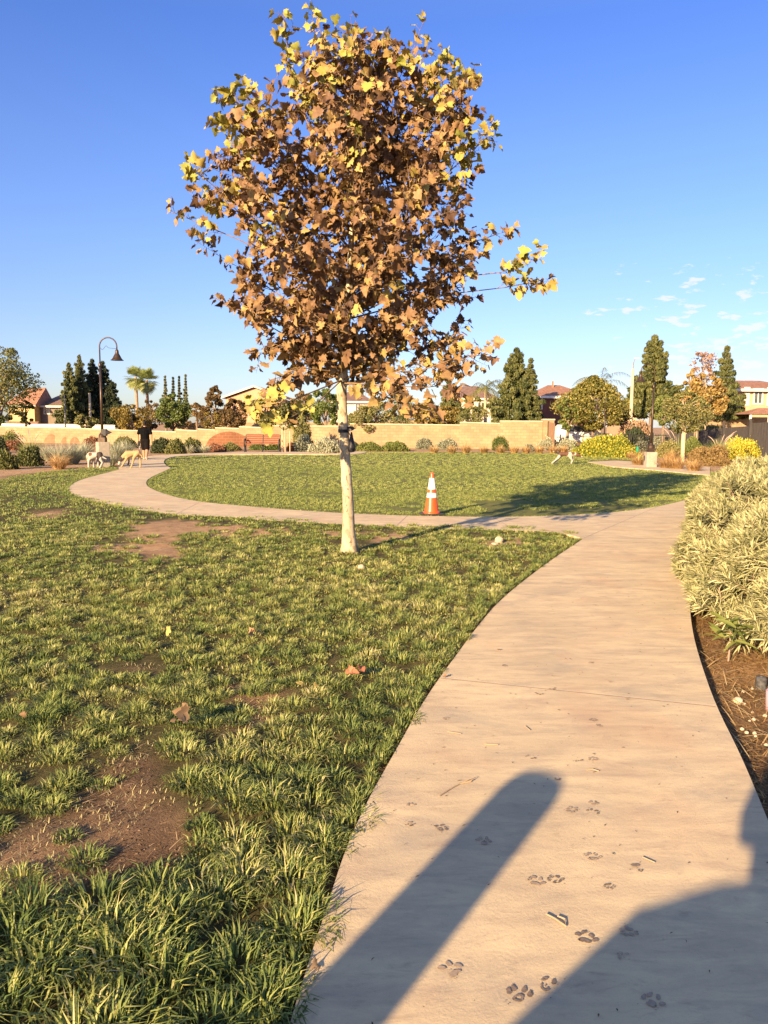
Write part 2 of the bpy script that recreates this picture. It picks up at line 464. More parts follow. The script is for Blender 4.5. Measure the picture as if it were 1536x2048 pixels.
# wet paw prints left on the walk
M_wet = mat("wet_concrete", (.12,.088,.066), (.26,.20,.145), 90, rough=.55)
PAWS = [(894,1436,.8),(1188,1440,.8),(1198,1450,.6),(1062,1513,.9),(1155,1517,1.1),(1187,1518,.9),(1116,1558,.6),(1142,1618,1),(1187,1606,.8),(1185,1624,.9),
        (882,1656,1),(968,1682,1.1),(1185,1714,1.1),(1272,1733,1.1),(1072,1763,1.15),(1112,1760,1),(1217,1771,.7),(1257,1860,1),(1171,1876,1.2),(903,1941,1.3),
        (1037,1989,1.3),(1092,1970,1.15),(1305,2001,1.1),(1248,1912,.7),(822,1610,.7),(819,1646,.7),(1137,1318,.8),(1183,1325,.8),(1106,1377,.9),(1079,1386,.9),
        (1221,1363,.7),(1191,1210,.8),(1177,1162,.9),(1010,1330,.8),(1253,1397,.9),(1030,2100,1)]
def blob(mb, c, rx, ry, rot, ring=False):
    n = 14; ph = random.random()*6
    def rad(k): return 1 + .24*math.sin(2*k*6.283/n+ph) + .1*math.sin(3*k*6.283/n+2*ph)+random.uniform(-.14,.14)
    o, i = [], []
    for k in range(n):
        an = 6.2832*k/n; r_ = rad(k)
        x, y = rx*r_*math.cos(an), ry*r_*math.sin(an)
        q = Vector((x*math.cos(rot)-y*math.sin(rot), x*math.sin(rot)+y*math.cos(rot), 0))
        o.append(c+q); i.append(c+q*.5)
    if ring: mb.add(o+i, [(k,(k+1)%n,(k+1)%n+n,k+n) for k in range(n) if random.random() > .12])
    else: mb.add(o, [tuple(range(n))])
M_damp = mat('damp_concrete', (.27,.205,.15), (.40,.31,.22), 70, rough=.75)
for (px, py, s) in PAWS:
    mb = MB(); c = at(px, py, .003); a = random.uniform(-.7,.7) + (math.pi if random.random() < .3 else 0)
    s *= .8
    ring = random.random() < .45
    def off(x, y): return c + Vector((x*math.cos(a)-y*math.sin(a), x*math.sin(a)+y*math.cos(a), 0))*s
    if random.random() < .8: blob(mb, off(0,-.012), .017*s, .012*s, a, random.random() < .35)
    for (x, y) in ((-.027,.006),(-.012,.024),(.012,.024),(.027,.006)):
        if random.random() < .88: blob(mb, off(x+random.uniform(-.003,.003), y+random.uniform(-.003,.003)), .0085*s, .0105*s, a, ring and random.random() < .8)
    for _ in range(4):
        blob(mb, off(random.uniform(-.04,.04), random.uniform(-.04,.04)), .0025, .0018, 0)
    mb.build("paw_print", M_wet if random.random() < .5 else M_damp, walk)

# ------------------------------------------------------------------ setting: lawn sheet beneath the far grass
CENTRE = [(x,y) for x,y in [(342,936)]+EDGE_CROSS_UP[:-2]] + [(1400,992),(1460,975),(1500,955),(1400,941),(1300,940),(1225,934),(1170,923.5),(1230,920),(1290,922),(1290,916),(1200,912),(1100,906.5),(900,904.5),(745,905),(700,909.5),(560,909),(430,909.5),(375,911.5),(340,914.5),(326,921.5),(330,930)]
FRONT = [(-3000,2750)] + EDGE_MAIN_L + EDGE_CROSS_LO + [(232,934),(170,938),(100,945),(0,960),(-300,985),(-3000,1060)]
M_lawn = mat("lawn_thatch", (.11,.125,.035), (.17,.17,.055), 3, rough=.95, bump=.8, bscale=25, spec=.1)
cp = chaikin(G(CENTRE) + [G(CENTRE)[0]], 2)[:-1]
lw = slab("lawn", cp, -.03, .06, M_lawn); tag(lw, kind='structure')
fl = slab("lawn", G([(x,y) for x,y in EDGE_CROSS_LO[8:]] + [(232,934),(170,938),(100,945),(0,960),(-300,985),(-300,1015),(215,1015)]), -.028, .06, M_lawn); tag(fl, kind='structure')

# ------------------------------------------------------------------ grass
def blade_mesh(base, az, lean, length, width, bend=.6):
    """one three-triangle blade per row"""
    n = len(base)
    d = np.stack([np.cos(az), np.sin(az), np.zeros(n)], -1)
    fa = az + np.pi/2 + RNG.uniform(-.9, .9, n)
    s = np.stack([np.cos(fa), np.sin(fa), np.zeros(n)], -1) * (width[:,None]/2)
    up = np.array([0,0,1.0])
    l1 = lean * (1-bend); l2 = lean * (1+bend)
    mid = base + (d*np.sin(l1)[:,None] + up*np.cos(l1)[:,None]) * (length*.5)[:,None]
    tip = mid + (d*np.sin(l2)[:,None] + up*np.cos(l2)[:,None]) * (length*.5)[:,None]
    v = np.stack([base-s, base+s, mid-s*.85, mid+s*.85, tip], 1)
    o = (np.arange(n)*5)[:,None,None]
    f = np.array([[0,1,3],[0,3,2],[2,3,4]])[None] + o
    return v.reshape(-1,3), f.reshape(-1,3)
def join_blades(parts):
    vs, fs, ts, off = [], [], [], 0
    for v, f, t in parts:
        vs.append(v); fs.append(f + off); ts.append(np.repeat(t, 3)); off += len(v)
    return np.concatenate(vs), np.concatenate(fs), np.concatenate(ts)
def tufts(cx, cy, nb, rad, ln, wd, lean0=.15, lean1=1.05, t0=None, z=None, tr=.14):
    """blades fanning out of every tuft centre"""
    n = len(cx); nb = np.broadcast_to(nb, n).astype(int)
    i = np.repeat(np.arange(n), nb); m = len(i)
    rad = np.broadcast_to(rad, n)[i]; ln = np.broadcast_to(ln, n)[i]; wd = np.broadcast_to(wd, n)[i]
    az = RNG.uniform(0, 2*np.pi, m); r = np.sqrt(RNG.uniform(0, 1, m))
    bx = cx[i] + np.cos(az)*r*rad*.75; by = cy[i] + np.sin(az)*r*rad*.75
    bz = (ground_z(bx, by) if z is None else np.full(m, z)) - .004
    lean = lean0 + (lean1-lean0)*r*RNG.uniform(.5, 1.2, m)
    az = az + RNG.normal(0, .5, m)
    L = ln*RNG.uniform(.55, 1.15, m)
    t = np.broadcast_to(.5 if t0 is None else t0, n)[i] + RNG.normal(0, tr, m)
    v, f = blade_mesh(np.stack([bx,by,bz],-1), az, lean, L, wd*RNG.uniform(.7,1.2,m))
    return v, f, np.clip(t, 0, 1)
def vnoise(x, y, s, seed):
    """smooth value noise, 0..1"""
    rg = np.random.default_rng(seed); T = rg.uniform(0, 1, (256,256))
    x = x/s + 1000.3; y = y/s + 1000.7
    xi = np.floor(x).astype(int); yi = np.floor(y).astype(int); fx = x-xi; fy = y-yi
    fx = fx*fx*(3-2*fx); fy = fy*fy*(3-2*fy)
    g = lambda a, b: T[a % 256, b % 256]
    return (g(xi,yi)*(1-fx)+g(xi+1,yi)*fx)*(1-fy) + (g(xi,yi+1)*(1-fx)+g(xi+1,yi+1)*fx)*fy
M_grass = mat_tint("grass_blade", [(0,(.055,.095,.03)),(.3,(.13,.19,.05)),(.55,(.255,.30,.08)),(.8,(.45,.44,.155)),(1,(.60,.54,.29))], transl=.3, rough=.55, spec=.3)
TUSS = [(-2600,2750),(-2600,1800),(0,1850),(120,1830),(300,1800),(400,1750),(440,1690),(330,1560),(360,1510),(470,1470),(600,1440),(700,1370),(790,1340),(860,1330),(900,1330),(900,2750)]
def jgrid(x0, x1, y0, y1, s, j=.48):
    a, b = np.meshgrid(np.arange(x0, x1, s), np.arange(y0, y1, s))
    a = a.ravel() + RNG.uniform(-j, j, a.size)*s; b = b.ravel() + RNG.uniform(-j, j, b.size)*s
    return a, b
def pxy(x, y): return project(np.stack([x, y, np.full_like(x, -.05)], -1))
parts = []
# long tussocks beside the walk
x, y = jgrid(-4.6, .9, 1.15, 5.2, .165)
px, py = pxy(x, y); k = inpoly(px, py, FRONT) & inpoly(px, py, TUSS) & ~bare_mask(px+RNG.normal(0,14,px.size), py+RNG.normal(0,12,px.size))
x, y, px, py = x[k], y[k], px[k], py[k]
e = np.clip((py-1350)/500, .25, 1) * (.75+.5*vnoise(x, y, .3, 5))
parts.append(tufts(x, y, np.where(py>2250, 40, 175), .10+.07*e, .045+.068*e, .0042+.0026*e, .35, 1.5, .31+.42*vnoise(x,y,.35,3), tr=.2))
# short clumps of the worn lawn, 2.5 to 9 m
def lawn(x0, x1, y0, y1, stp, rad, nb, ln, wd, low_nb, low_wd):
    x, y = jgrid(x0, x1, y0, y1, stp)
    px, py = pxy(x, y)
    gap = vnoise(x, y, .42, 8)*.55 + vnoise(x, y, 1.3, 9)*.45
    bare = bare_mask(px+RNG.normal(0,14,px.size), py+RNG.normal(0,60/max(y0,1),px.size)) & (RNG.uniform(0,1,px.size) > .13)
    k = inpoly(px, py, FRONT) & ~(inpoly(px, py, TUSS) & (y < 5)) & ~bare & (px > -1500) & (px < 1500) & (gap > .2)
    x, y, gap = x[k], y[k], gap[k]; u = RNG.uniform(.7, 1.25, len(x))
    parts.append(tufts(x, y, (nb*u).astype(int), rad*u, (ln+.035*gap)*u, wd, .3, 1.4, .35+.40*gap+RNG.normal(0,.09,len(x)), tr=.14))
    x, y = jgrid(x0, x1, y0, y1, stp*.5)
    px, py = pxy(x, y); gap = vnoise(x, y, .42, 8)*.55 + vnoise(x, y, 1.3, 9)*.45
    bare = bare_mask(px+RNG.normal(0,14,px.size), py+RNG.normal(0,60/max(y0,1),px.size))
    k = inpoly(px, py, FRONT) & ~(inpoly(px, py, TUSS) & (y < 5)) & ~bare & (px > -1500) & (px < 1500) & (gap > .22) & (vnoise(x, y, .16, 55) > .2)
    x, y, gap = x[k], y[k], gap[k]
    parts.append(tufts(x, y, low_nb, rad*.6, .028+.014*gap, low_wd, .5, 1.5, .42+.32*gap, tr=.18))
lawn(-6.2, 3.2, 1.3, 4.6, .160, .090, 150, .047, .0050, 18, .0045)
lawn(-7, 4, 4.6, 7.4, .168, .094, 122, .050, .0064, 17, .006)
lawn(-9.5, 5.2, 7.4, 11.8, .19, .105, 88, .050, .009, 14, .008)
x, y = jgrid(-16, -1, 11.8, 30, .2)
px, py = pxy(x, y)
gap = vnoise(x, y, .5, 8)*.5 + vnoise(x, y, 1.6, 9)*.5
k = inpoly(px, py, FRONT) & ~bare_mask(px, py) & (px > -200) & (gap > .18)
x, y, gap = x[k], y[k], gap[k]
parts.append(tufts(x, y, 26, .12, .04+.02*gap, .013, .1, 1.15, .2+.5*gap, tr=.12))
# thin straw left on the bare patches
x, y = jgrid(-3.0, 2.4, 1.6, 6.5, .05)
px, py = pxy(x, y); k = bare_mask(px, py) & (vnoise(x, y, .2, 31) > .45) & inpoly(px, py, FRONT)
x, y = x[k], y[k]
if len(x): parts.append(tufts(x, y, 3, .05, .05, .0032, 1.25, 1.5, .97, tr=.03))
def fringe(pts, off0, off1, step, nb, rad, ln, wd, z=None, t0=.45, side=1):
    xs, ys = [], []
    for a, b in zip(pts[:-1], pts[1:]):
        L = (b-a).length; n = max(1, int(L/step)); d = (b-a).normalized(); nn = Vector((-d.y, d.x, 0))*side
        for k in range(n):
            p = a.lerp(b, (k+random.random())/n) + nn*random.uniform(off0, off1); xs.append(p.x); ys.append(p.y)
    xs, ys = np.array(xs), np.array(ys)
    return tufts(xs, ys, nb, rad, ln, wd, .2, 1.35, t0, z=z, tr=.16)
parts.append(fringe(mainL, .03, .08, .035, 26, .03, .055, .005, z=-.012))
parts.append(fringe(crossL, .03, .10, .05, 30, .07, .05, .009, z=-.012))
v, f, t = join_blades(parts)
gr = np_mesh("grass", v, f, M_grass, t)
tag(gr, 'clumpy green lawn grass with brown gaps in front of the walk', 'grass', kind='stuff')
print("front grass tris", len(f))
parts = []
def centre(x, y):
    px, py = pxy(x, y); return inpoly(px, py, CENTRE) & (px > -60) & (px < 1620)
x, y = jgrid(-8, 10, 12, 19, .125)
gap = vnoise(x, y, .3, 18)*.55 + vnoise(x, y, 1.1, 19)*.45
px, py = pxy(x, y)
wear = ((px > 920) & (py > 1004)) & (vnoise(x, y, .6, 20) < .62)
k = centre(x, y) & (gap > .27) & ~wear; x, y, gap = x[k], y[k], gap[k]
parts.append(tufts(x, y, 26, .085, .036+.016*gap, .010, .1, 1.15, .34+.30*gap, z=-.03, tr=.12))
x, y = jgrid(-14, 16, 19, 30, .21)
gap = vnoise(x, y, .6, 18)*.45 + vnoise(x, y, 2.4, 19)*.55
k = centre(x, y) & (gap > .2); x, y, gap = x[k], y[k], gap[k]
parts.append(tufts(x, y, 22, .13, .042, .017, .1, 1.15, .40+.22*gap, z=-.03, tr=.1))
x, y = jgrid(-16, 24, 30, 50, .34)
gap = vnoise(x, y, 1.2, 18)*.4 + vnoise(x, y, 4, 19)*.6
k = centre(x, y); x, y, gap = x[k], y[k], gap[k]
parts.append(tufts(x, y, 18, .2, .045, .028, .1, 1.1, .42+.20*gap, z=-.03, tr=.09))
parts.append(fringe(crossU, .03, .10, .06, 26, .07, .045, .010, z=-.02))
v, f, t = join_blades(parts)
gr2 = np_mesh("grass", v, f, M_grass, t)
tag(gr2, 'mown green lawn encircled by the curving walk', 'grass', kind='stuff')
print("centre grass tris", len(f))

# ------------------------------------------------------------------ the sycamore
def rotmats(n_, yaxis, jitter=1.0):
    """frames whose local y runs along yaxis, random spin round it"""
    y = yaxis / np.linalg.norm(yaxis, axis=1, keepdims=True)
    r = RNG.normal(0, 1, (n_,3)); x = np.cross(r, y); x /= np.linalg.norm(x, axis=1, keepdims=True)
    z = np.cross(x, y)
    return x, y, z
LEAF = np.array([(0,0),(.16,-.06),(.40,-.10),(.37,.08),(.60,.22),(.46,.36),(.52,.56),(.30,.52),(.24,.72),(0,1.0),
                 (-.24,.72),(-.30,.52),(-.52,.56),(-.46,.36),(-.60,.22),(-.37,.08),(-.40,-.10),(-.16,-.06)])
def lobed_leaves(pos, ydir, size, tint, normal_bias=None):
    n = len(pos)
    x, y, z = rotmats(n, ydir)
    if normal_bias is not None:
        zz = normal_bias + RNG.normal(0, .85, (n,3)); zz -= (zz*y).sum(1, keepdims=True)*y
        zz /= np.linalg.norm(zz, axis=1, keepdims=True); z = zz; x = np.cross(y, z)
    P2 = np.concatenate([LEAF, [(0,.3)], [(.22,.28)], [(-.22,.28)]])            # outline + three inner points
    u = P2[None,:,0]*RNG.uniform(.8,1.15,(n,1)); w = P2[None,:,1]*np.ones((n,1))
    u = u + RNG.normal(0,.035,u.shape); w = w + RNG.normal(0,.035,w.shape)
    a = RNG.uniform(-.15, .95, (n,1)); b = RNG.uniform(-.7, .45, (n,1)); c = RNG.normal(0,.28,(n,1))
    h = a*np.abs(u)*.75 + b*w*w*.6 + c*u*w + RNG.normal(0,.045,u.shape)
    h[:,-3] -= .02
    s = size[:,None]
    V = pos[:,None,:] + (u*s)[...,None]*x[:,None,:] + (w*s)[...,None]*y[:,None,:] + (h*s)[...,None]*z[:,None,:]
    C, A, B = 18, 19, 20
    T = [(0,1,C),(1,A,C),(1,2,3),(1,3,A),(3,4,5),(3,5,A),(5,6,7),(5,7,A),(7,C,A),(7,8,C),(8,9,C),
         (9,10,C),(10,11,C),(11,B,C),(11,12,13),(11,13,B),(13,14,15),(13,15,B),(15,16,17),(15,17,B),(17,C,B),(17,0,C)]
    F = np.array(T)[None] + (np.arange(n)*21)[:,None,None]
    return V.reshape(-1,3), F.reshape(-1,3), np.repeat(tint, len(T))
TB = at(699, 1104); TD = TB.y
PYS = [10,50,100,150,200,250,300,350,400,430,480,520,560,600,650,700,750,800,830]
LW = [2,8,60,118,175,222,250,275,292,298,298,284,258,245,215,180,150,80,30]
RW = [2,12,100,185,228,255,268,266,242,246,278,290,296,260,205,195,150,110,70]
ZS = np.array([P(700, p, TD).z for p in PYS]); pxm = FPX/TD
LWm = np.array(LW)/pxm; RWm = np.array(RW)/pxm
def env(z, az):
    l = np.interp(z, ZS[::-1], LWm[::-1]); r = np.interp(z, ZS[::-1], RWm[::-1])
    c, s = math.cos(az), math.sin(az)
    k_ = .99 + .24*math.sin(3.1*az+2.3*z+.7) * math.sin(2.7*z-1.9*az+1.2) + .10*math.sin(7*az-5*z)
    return k_*(r*max(c,0)**2 + l*max(-c,0)**2 + .5*(l+r)*.9*s*s)
sy = empty("sycamore_tree", TB, 'young sycamore with browning lobed leaves and pale bare trunk in the near lawn', 'tree')
inv = -Vector(TB)
# leader line through the photographed trunk
LEAD = [P(699,1110,TD), P(696,1000,TD+.0), P(691,920,TD), P(686,840,TD), P(683,780,TD+.02), P(690,690,TD+.05), P(700,560,TD+.06), P(706,430,TD+.02), P(712,310,TD-.02), P(716,230,TD), P(722,160,TD)]
LR = [.074,.066,.062,.060,.062,.052,.042,.032,.022,.013,.006]
LEAD[0].z = -.08
def polyat(pts, t):
    s = t*(len(pts)-1); i = min(int(s), len(pts)-2); return pts[i].lerp(pts[i+1], s-i)
def lead_at(z):
    for a, b in zip(LEAD[:-1], LEAD[1:]):
        if a.z <= z <= b.z: return a.lerp(b, (z-a.z)/(b.z-a.z))
    return LEAD[-1]
def lead_r(z): return float(np.interp(z, [p.z for p in LEAD], LR))
tr = MB(); L2 = []; R2 = []
for i in range(len(LEAD)-1):
    for k in range(4):
        q = LEAD[i].lerp(LEAD[i+1], k/4); L2.append(q + inv + Vector((random.uniform(-.004,.004), 0, 0))); R2.append((LR[i]*(1-k/4)+LR[i+1]*k/4)*random.uniform(.97,1.04))
L2.append(LEAD[-1]+inv); R2.append(LR[-1]); R2[0] *= 1.9; R2[1] *= 1.35; R2[2] *= 1.12; R2[3] *= 1.04
tr.tube(L2, R2, 16)
def bark_mat():
    m, n, l, p = new_mat("sycamore_bark")
    p.inputs['Roughness'].default_value = .8
    t = n.new('ShaderNodeTexCoord')
    def nz(s, d, st):
        mp = n.new('ShaderNodeMapping'); mp.inputs['Scale'].default_value = st; l.new(t.outputs['Object'], mp.inputs[0])
        x = n.new('ShaderNodeTexNoise'); x.inputs['Scale'].default_value = s; x.inputs['Detail'].default_value = d; x.inputs['Distortion'].default_value = .4
        l.new(mp.outputs[0], x.inputs['Vector']); return x.outputs['Fac']
    def rp(x, a, b, ca, cb):
        r = n.new('ShaderNodeValToRGB'); r.color_ramp.elements[0].position = a; r.color_ramp.elements[1].position = b
        r.color_ramp.elements[0].color = c4(ca); r.color_ramp.elements[1].color = c4(cb); l.new(x, r.inputs[0]); return r.outputs[0]
    base = rp(nz(5, 5, (1,1,.45)), .35, .65, (.32,.265,.175), (.47,.40,.27))
    for f, c in ((rp(nz(16, 3, (1,1,.5)), .56, .60, (0,0,0), (.8,.8,.8)), (.25,.19,.12)), (rp(nz(38, 2, (1,1,.6)), .63, .66, (0,0,0), (.85,.85,.85)), (.12,.08,.05)), (rp(nz(3.1, 3, (1,1,.7)), .62, .66, (0,0,0), (.7,.7,.7)), (.27,.17,.10))):
        x = n.new('ShaderNodeMix'); x.data_type = 'RGBA'; l.new(f, x.inputs['Factor']); l.new(base, x.inputs['A']); x.inputs['B'].default_value = c4(c); base = x.outputs['Result']
    l.new(base, p.inputs['Base Color'])
    b = n.new('ShaderNodeBump'); b.inputs['Strength'].default_value = .5; b.inputs['Distance'].default_value = .008
    l.new(nz(24, 5, (1,1,.5)), b.inputs['Height']); l.new(b.outputs[0], p.inputs['Normal'])
    return m
M_bark = bark_mat()
M_twig = mat("sycamore_twig", (.16,.10,.055), (.26,.18,.1), 20, rough=.8)
br = MB()
lp, ld, ls, lt, lnb = [], [], [], [], []
axis_c = lambda z: lead_at(min(max(z, .5), LEAD[-1].z))
def add_leaf(p, d, s, t, nb):
    lp.append(p); ld.append(d); ls.append(s); lt.append(t); lnb.append(nb)
def twig(p0, dr, L, r0, yellow=0.0, dens=.044, lsz=.083, start=.15):
    """a leafy shoot curving up towards the light"""
    pts = [p0]; d = dr.normalized(); n = max(3, int(L/.12)); step = L/n
    for i in range(n):
        d = (d + Vector((random.gauss(0,.13), random.gauss(0,.13), random.gauss(.03,.10)))).normalized()
        pts.append(pts[-1] + d*step)
    br.tube([p+inv for p in pts], [r0*(1-.8*i/n) for i in range(n+1)], 5, cap=False)
    m = max(2, int(L/dens))
    for j in range(m):
        t = start + (1-start)*(j+random.random()*.6)/m; t = min(t, 1)
        p = polyat(pts, t); an = random.uniform(0, 6.283)
        side = d.orthogonal().normalized(); side = Matrix.Rotation(an, 3, d) @ side
        pet = (side*1.0 + d*.4 + Vector((0,0,.15))).normalized(); pl = random.uniform(.03,.075)
        q = p + pet*pl
        br.tube([p+inv, q+inv], [.0022,.0016], 3, cap=False)
        ydir = (pet*.7 + Vector((0,0,random.uniform(-1.2,.15))) + Vector((random.gauss(0,.35), random.gauss(0,.35), 0))).normalized()
        rel = math.hypot(p.x-axis_c(p.z).x, p.y-axis_c(p.z).y)
        c = random.gauss(.30, .15) + yellow*(.35+.45*t)
        outv = (p - axis_c(p.z)); outv.z = 0
        add_leaf(q, ydir, random.triangular(.5, 1.75, .85)*lsz, min(max(c,0),1), outv.normalized()*.6+Vector((0,0,.75)) if outv.length > .05 else Vector((0,0,1)))
    return pts
def curve_pts(a, b, n=7, sag=.0, wob=.05):
    L = (b-a).length; pts = []
    w1 = Vector((random.uniform(-1,1), random.uniform(-1,1), random.uniform(-1,1)))*wob*L
    for i in range(n+1):
        t = i/n; p = a.lerp(b, t) + w1*math.sin(math.pi*t) + Vector((0,0,-sag*L*math.sin(math.pi*t)))
        pts.append(p)
    return pts
NL = 44
LIMB = []
for k in range(NL):
    u = (k+.5)/NL
    zs = 2.0 + (u**1.05)*3.55
    az = k*2.39996 + random.uniform(-.25,.25)
    steep = .40 + .75*u + random.uniform(-.12,.12)
    a = lead_at(zs); ok = None
    for L in np.arange(.3, 3.2, .06):                                           # grow until the crown outline is reached
        q = a + Vector((math.cos(az)*L*math.cos(steep), math.sin(az)*L*math.cos(steep), L*math.sin(steep)))
        e = env(q.z, az)
        if L*math.cos(steep) > e*random.uniform(.86,.98) or q.z > 5.75: break
        ok = q
    if ok is None: continue
    pts = curve_pts(a, ok, 8, .06, .035)
    r0 = max(.009, lead_r(zs)*.42)
    br.tube([p+inv for p in pts], [r0*(1-.8*i/8) for i in range(9)], 7, cap=False)
    LIMB += [polyat(pts, t_) for t_ in np.linspace(.15, 1, 9)]
    L = (ok-a).length; dirn = (ok-a).normalized()
    outer = 1.0
    m = max(3, int(L/.155))
    for j in range(m):
        t = .16 + .84*(j+.5)/m
        p = polyat(pts, t)
        side = Matrix.Rotation(j*2.4+random.uniform(-.4,.4), 3, dirn) @ dirn.orthogonal().normalized()
        d = (dirn*.65 + side*.95 + Vector((0,0,.18))).normalized()
        ln = random.uniform(.32,.62)*(1.1-.4*t)
        for _ in range(4):
            e_ = p + d*ln; az_ = math.atan2(e_.y-axis_c(e_.z).y, e_.x-axis_c(e_.z).x)
            if math.hypot(e_.x-axis_c(e_.z).x, e_.y-axis_c(e_.z).y) > env(e_.z, az_)*1.0: ln *= .75
        yl = 0.0
        hfrac = (p.z-2)/4.5
        if random.random() < .01 + .42*t*t*t*max(hfrac,0)*1.3: yl = random.uniform(.4,1)
        twig(p, d, max(ln,.14), .0045, yl)
    twig(ok, dirn+Vector((0,0,.25)), random.uniform(.22,.5), .004, .85 if zs > 3.0 else (.5 if random.random()<.4 else 0), start=0)
LIMBN = np.array([tuple(p) for p in LIMB])
for k in range(470):
    z = 2.45 + 3.2*random.random()**1.1; az = random.uniform(0, 6.283); e = env(z, az)
    q = axis_c(z) + Vector((math.cos(az), math.sin(az), 0))*e*math.sqrt(random.uniform(.12, 1.0)); q.z = z
    dd_ = LIMBN - np.array(q); cost = np.linalg.norm(dd_, axis=1) + np.where(dd_[:,2] > -.05, 1.0, 0)
    p = Vector(LIMBN[int(np.argmin(cost))]); L = (q-p).length
    if L < .15 or L > 1.5: continue
    yl = random.uniform(.4,1) if random.random() < .015+.5*max(0,(z-3)/3.2)*(math.hypot(q.x-axis_c(z).x, q.y-axis_c(z).y)/e)**3 else 0
    twig(p, (q-p), L, .0045, yl, start=max(.15, 1-.55/L))
# inner shoots close round the leader
for k in range(45):
    z = 2.35 + 3.0*random.random(); a = lead_at(z); an = random.uniform(0,6.283)
    d = Vector((math.cos(an), math.sin(an), random.uniform(.3,1.1)))
    twig(a, d, random.uniform(.3,.75), .0045, .15 if random.random()<.2 else 0)
# the shoots that stick out of the crown outline
def sprig(path, r0, yellow, n_side, lsz=.09, side_len=.22, yoff=0, leaf_from=.45):
    pts = [P(x, y, TD+o) for x, y, o in path]
    fine = []
    for i in range(len(pts)-1):
        for k in range(4): fine.append(pts[i].lerp(pts[i+1], k/4))
    fine.append(pts[-1])
    br.tube([p+inv for p in fine], [r0*(1-.75*i/(len(fine)-1)) for i in range(len(fine))], 6, cap=False)
    for j in range(n_side):
        t = leaf_from + (1-leaf_from)*(j+.5)/n_side; p = polyat(fine, t); q = polyat(fine, min(t+.05, 1)) - polyat(fine, max(t-.05, 0))
        d = q.normalized(); side = Matrix.Rotation(random.uniform(0,6.28), 3, d) @ d.orthogonal().normalized()
        twig(p, d*.8+side*.8, side_len*random.uniform(.6,1.2), .0035, yellow, lsz=lsz, start=.25)
    d = (fine[-1]-fine[-2]).normalized()
    twig(fine[-1]-d*.05, d, .12, .003, yellow, lsz=lsz, start=0)
sprig([(690,420,.05),(640,300,0),(590,190,-.02),(575,120,0),(571,42,0)], .010, .85, 16, .09, .13, leaf_from=.5)
sprig([(700,300,0),(735,180,0),(757,84,0)], .008, .9, 8, .09, .12, leaf_from=.6)
sprig([(705,330,0),(830,210,-.1),(890,120,-.1)], .010, .9, 14, .09, .2)
sprig([(700,380,0),(840,260,.1),(925,150,.1)], .010, .9, 14, .09, .2)
sprig([(700,450,0),(880,360,-.1),(985,265,-.1)], .011, .9, 18, .09, .22, leaf_from=.55)
sprig([(690,420,0),(560,280,-.1),(462,190,-.1)], .011, .9, 16, .09, .22, leaf_from=.55)
sprig([(688,480,0),(540,340,.1),(440,240,.1)], .011, .8, 14, .09, .2, leaf_from=.6)
sprig([(686,560,0),(520,440,.0),(385,340,0)], .012, .8, 15, .09, .22, leaf_from=.55)
sprig([(686,600,0),(480,480,.1),(345,424,.1)], .010, .45, 12, .095, .13, leaf_from=.6)
sprig([(690,640,0),(860,560,-.2),(1000,545,-.25),(1070,520,-.3)], .011, .85, 8, .09, .2, leaf_from=.62)
sprig([(690,640,0),(880,590,0),(1010,575,0),(1085,560,0)], .010, .5, 8, .09, .16, leaf_from=.6)
sprig([(688,600,0),(850,500,.1),(960,480,.1),(1020,460,.1)], .010, .35, 8, .09, .18, leaf_from=.5)
sprig([(684,700,0),(560,650,-.1),(480,620,-.1),(432,598,-.1)], .007, .1, 7, .085, .08, leaf_from=.35)
sprig([(684,745,0),(600,735,-.4),(545,760,-.7)], .010, .0, 12, .09, .25, leaf_from=.3)
sprig([(684,750,0),(620,700,-.2),(560,690,-.3),(515,712,-.3)], .009, .05, 10, .09, .2, leaf_from=.3)
sprig([(684,760,0),(610,790,-.9),(550,815,-1.3),(505,815,-1.5)], .010, .75, 10, .09, .2, leaf_from=.35)
sprig([(684,760,0),(640,800,-1.0),(600,825,-1.5),(560,845,-1.7)], .008, .9, 6, .09, .15, leaf_from=.5)
sprig([(684,760,0),(740,740,-.3),(830,745,-.5),(900,720,-.5),(975,708,-.5)], .012, .25, 17, .09, .24, leaf_from=.25)
sprig([(684,765,0),(760,770,-.5),(850,775,-.8),(905,768,-.9)], .010, .1, 14, .09, .26, leaf_from=.2)
sprig([(684,765,0),(730,775,-.8),(790,800,-1.1),(850,820,-1.2)], .009, .3, 14, .09, .22, leaf_from=.2)
sprig([(684,740,0),(800,700,.3),(900,690,.5),(930,722,.6)], .010, .1, 12, .09, .24, leaf_from=.2)
sprig([(686,700,0),(760,660,-.3),(800,640,-.6),(835,660,-.8)], .010, .1, 12, .09, .24, leaf_from=.2)
for k in range(26):                                                             # skirt of leaves over the fork
    an = random.uniform(0, 6.283)
    twig(lead_at(random.uniform(2.05,2.6)), Vector((math.cos(an), math.sin(an)*.9, random.uniform(-.12,.5))), random.uniform(.4,.9), .005, 0, lsz=.09)
tro = tr.build("trunk", M_bark, sy, smooth=True)
bro = br.build("branches", M_twig, sy, smooth=True)
pos = np.array([tuple(p+inv) for p in lp]); yd = np.array([tuple(d) for d in ld]); sz = np.array(ls)*1.02
v, f, t = lobed_leaves(pos, yd, sz, np.array(lt), np.array([tuple(b) for b in lnb]))
M_syc = mat_tint("sycamore_leaf", [(0,(.075,.042,.026)),(.22,(.17,.098,.052)),(.42,(.27,.17,.082)),(.6,(.34,.245,.085)),(.8,(.33,.28,.07)),(1,(.24,.255,.055))], transl=.07, rough=.6, spec=.2, mottle=22)
cro = np_mesh("crown", v, f, M_syc, t, parent=sy)
print("sycamore leaves", len(pos))
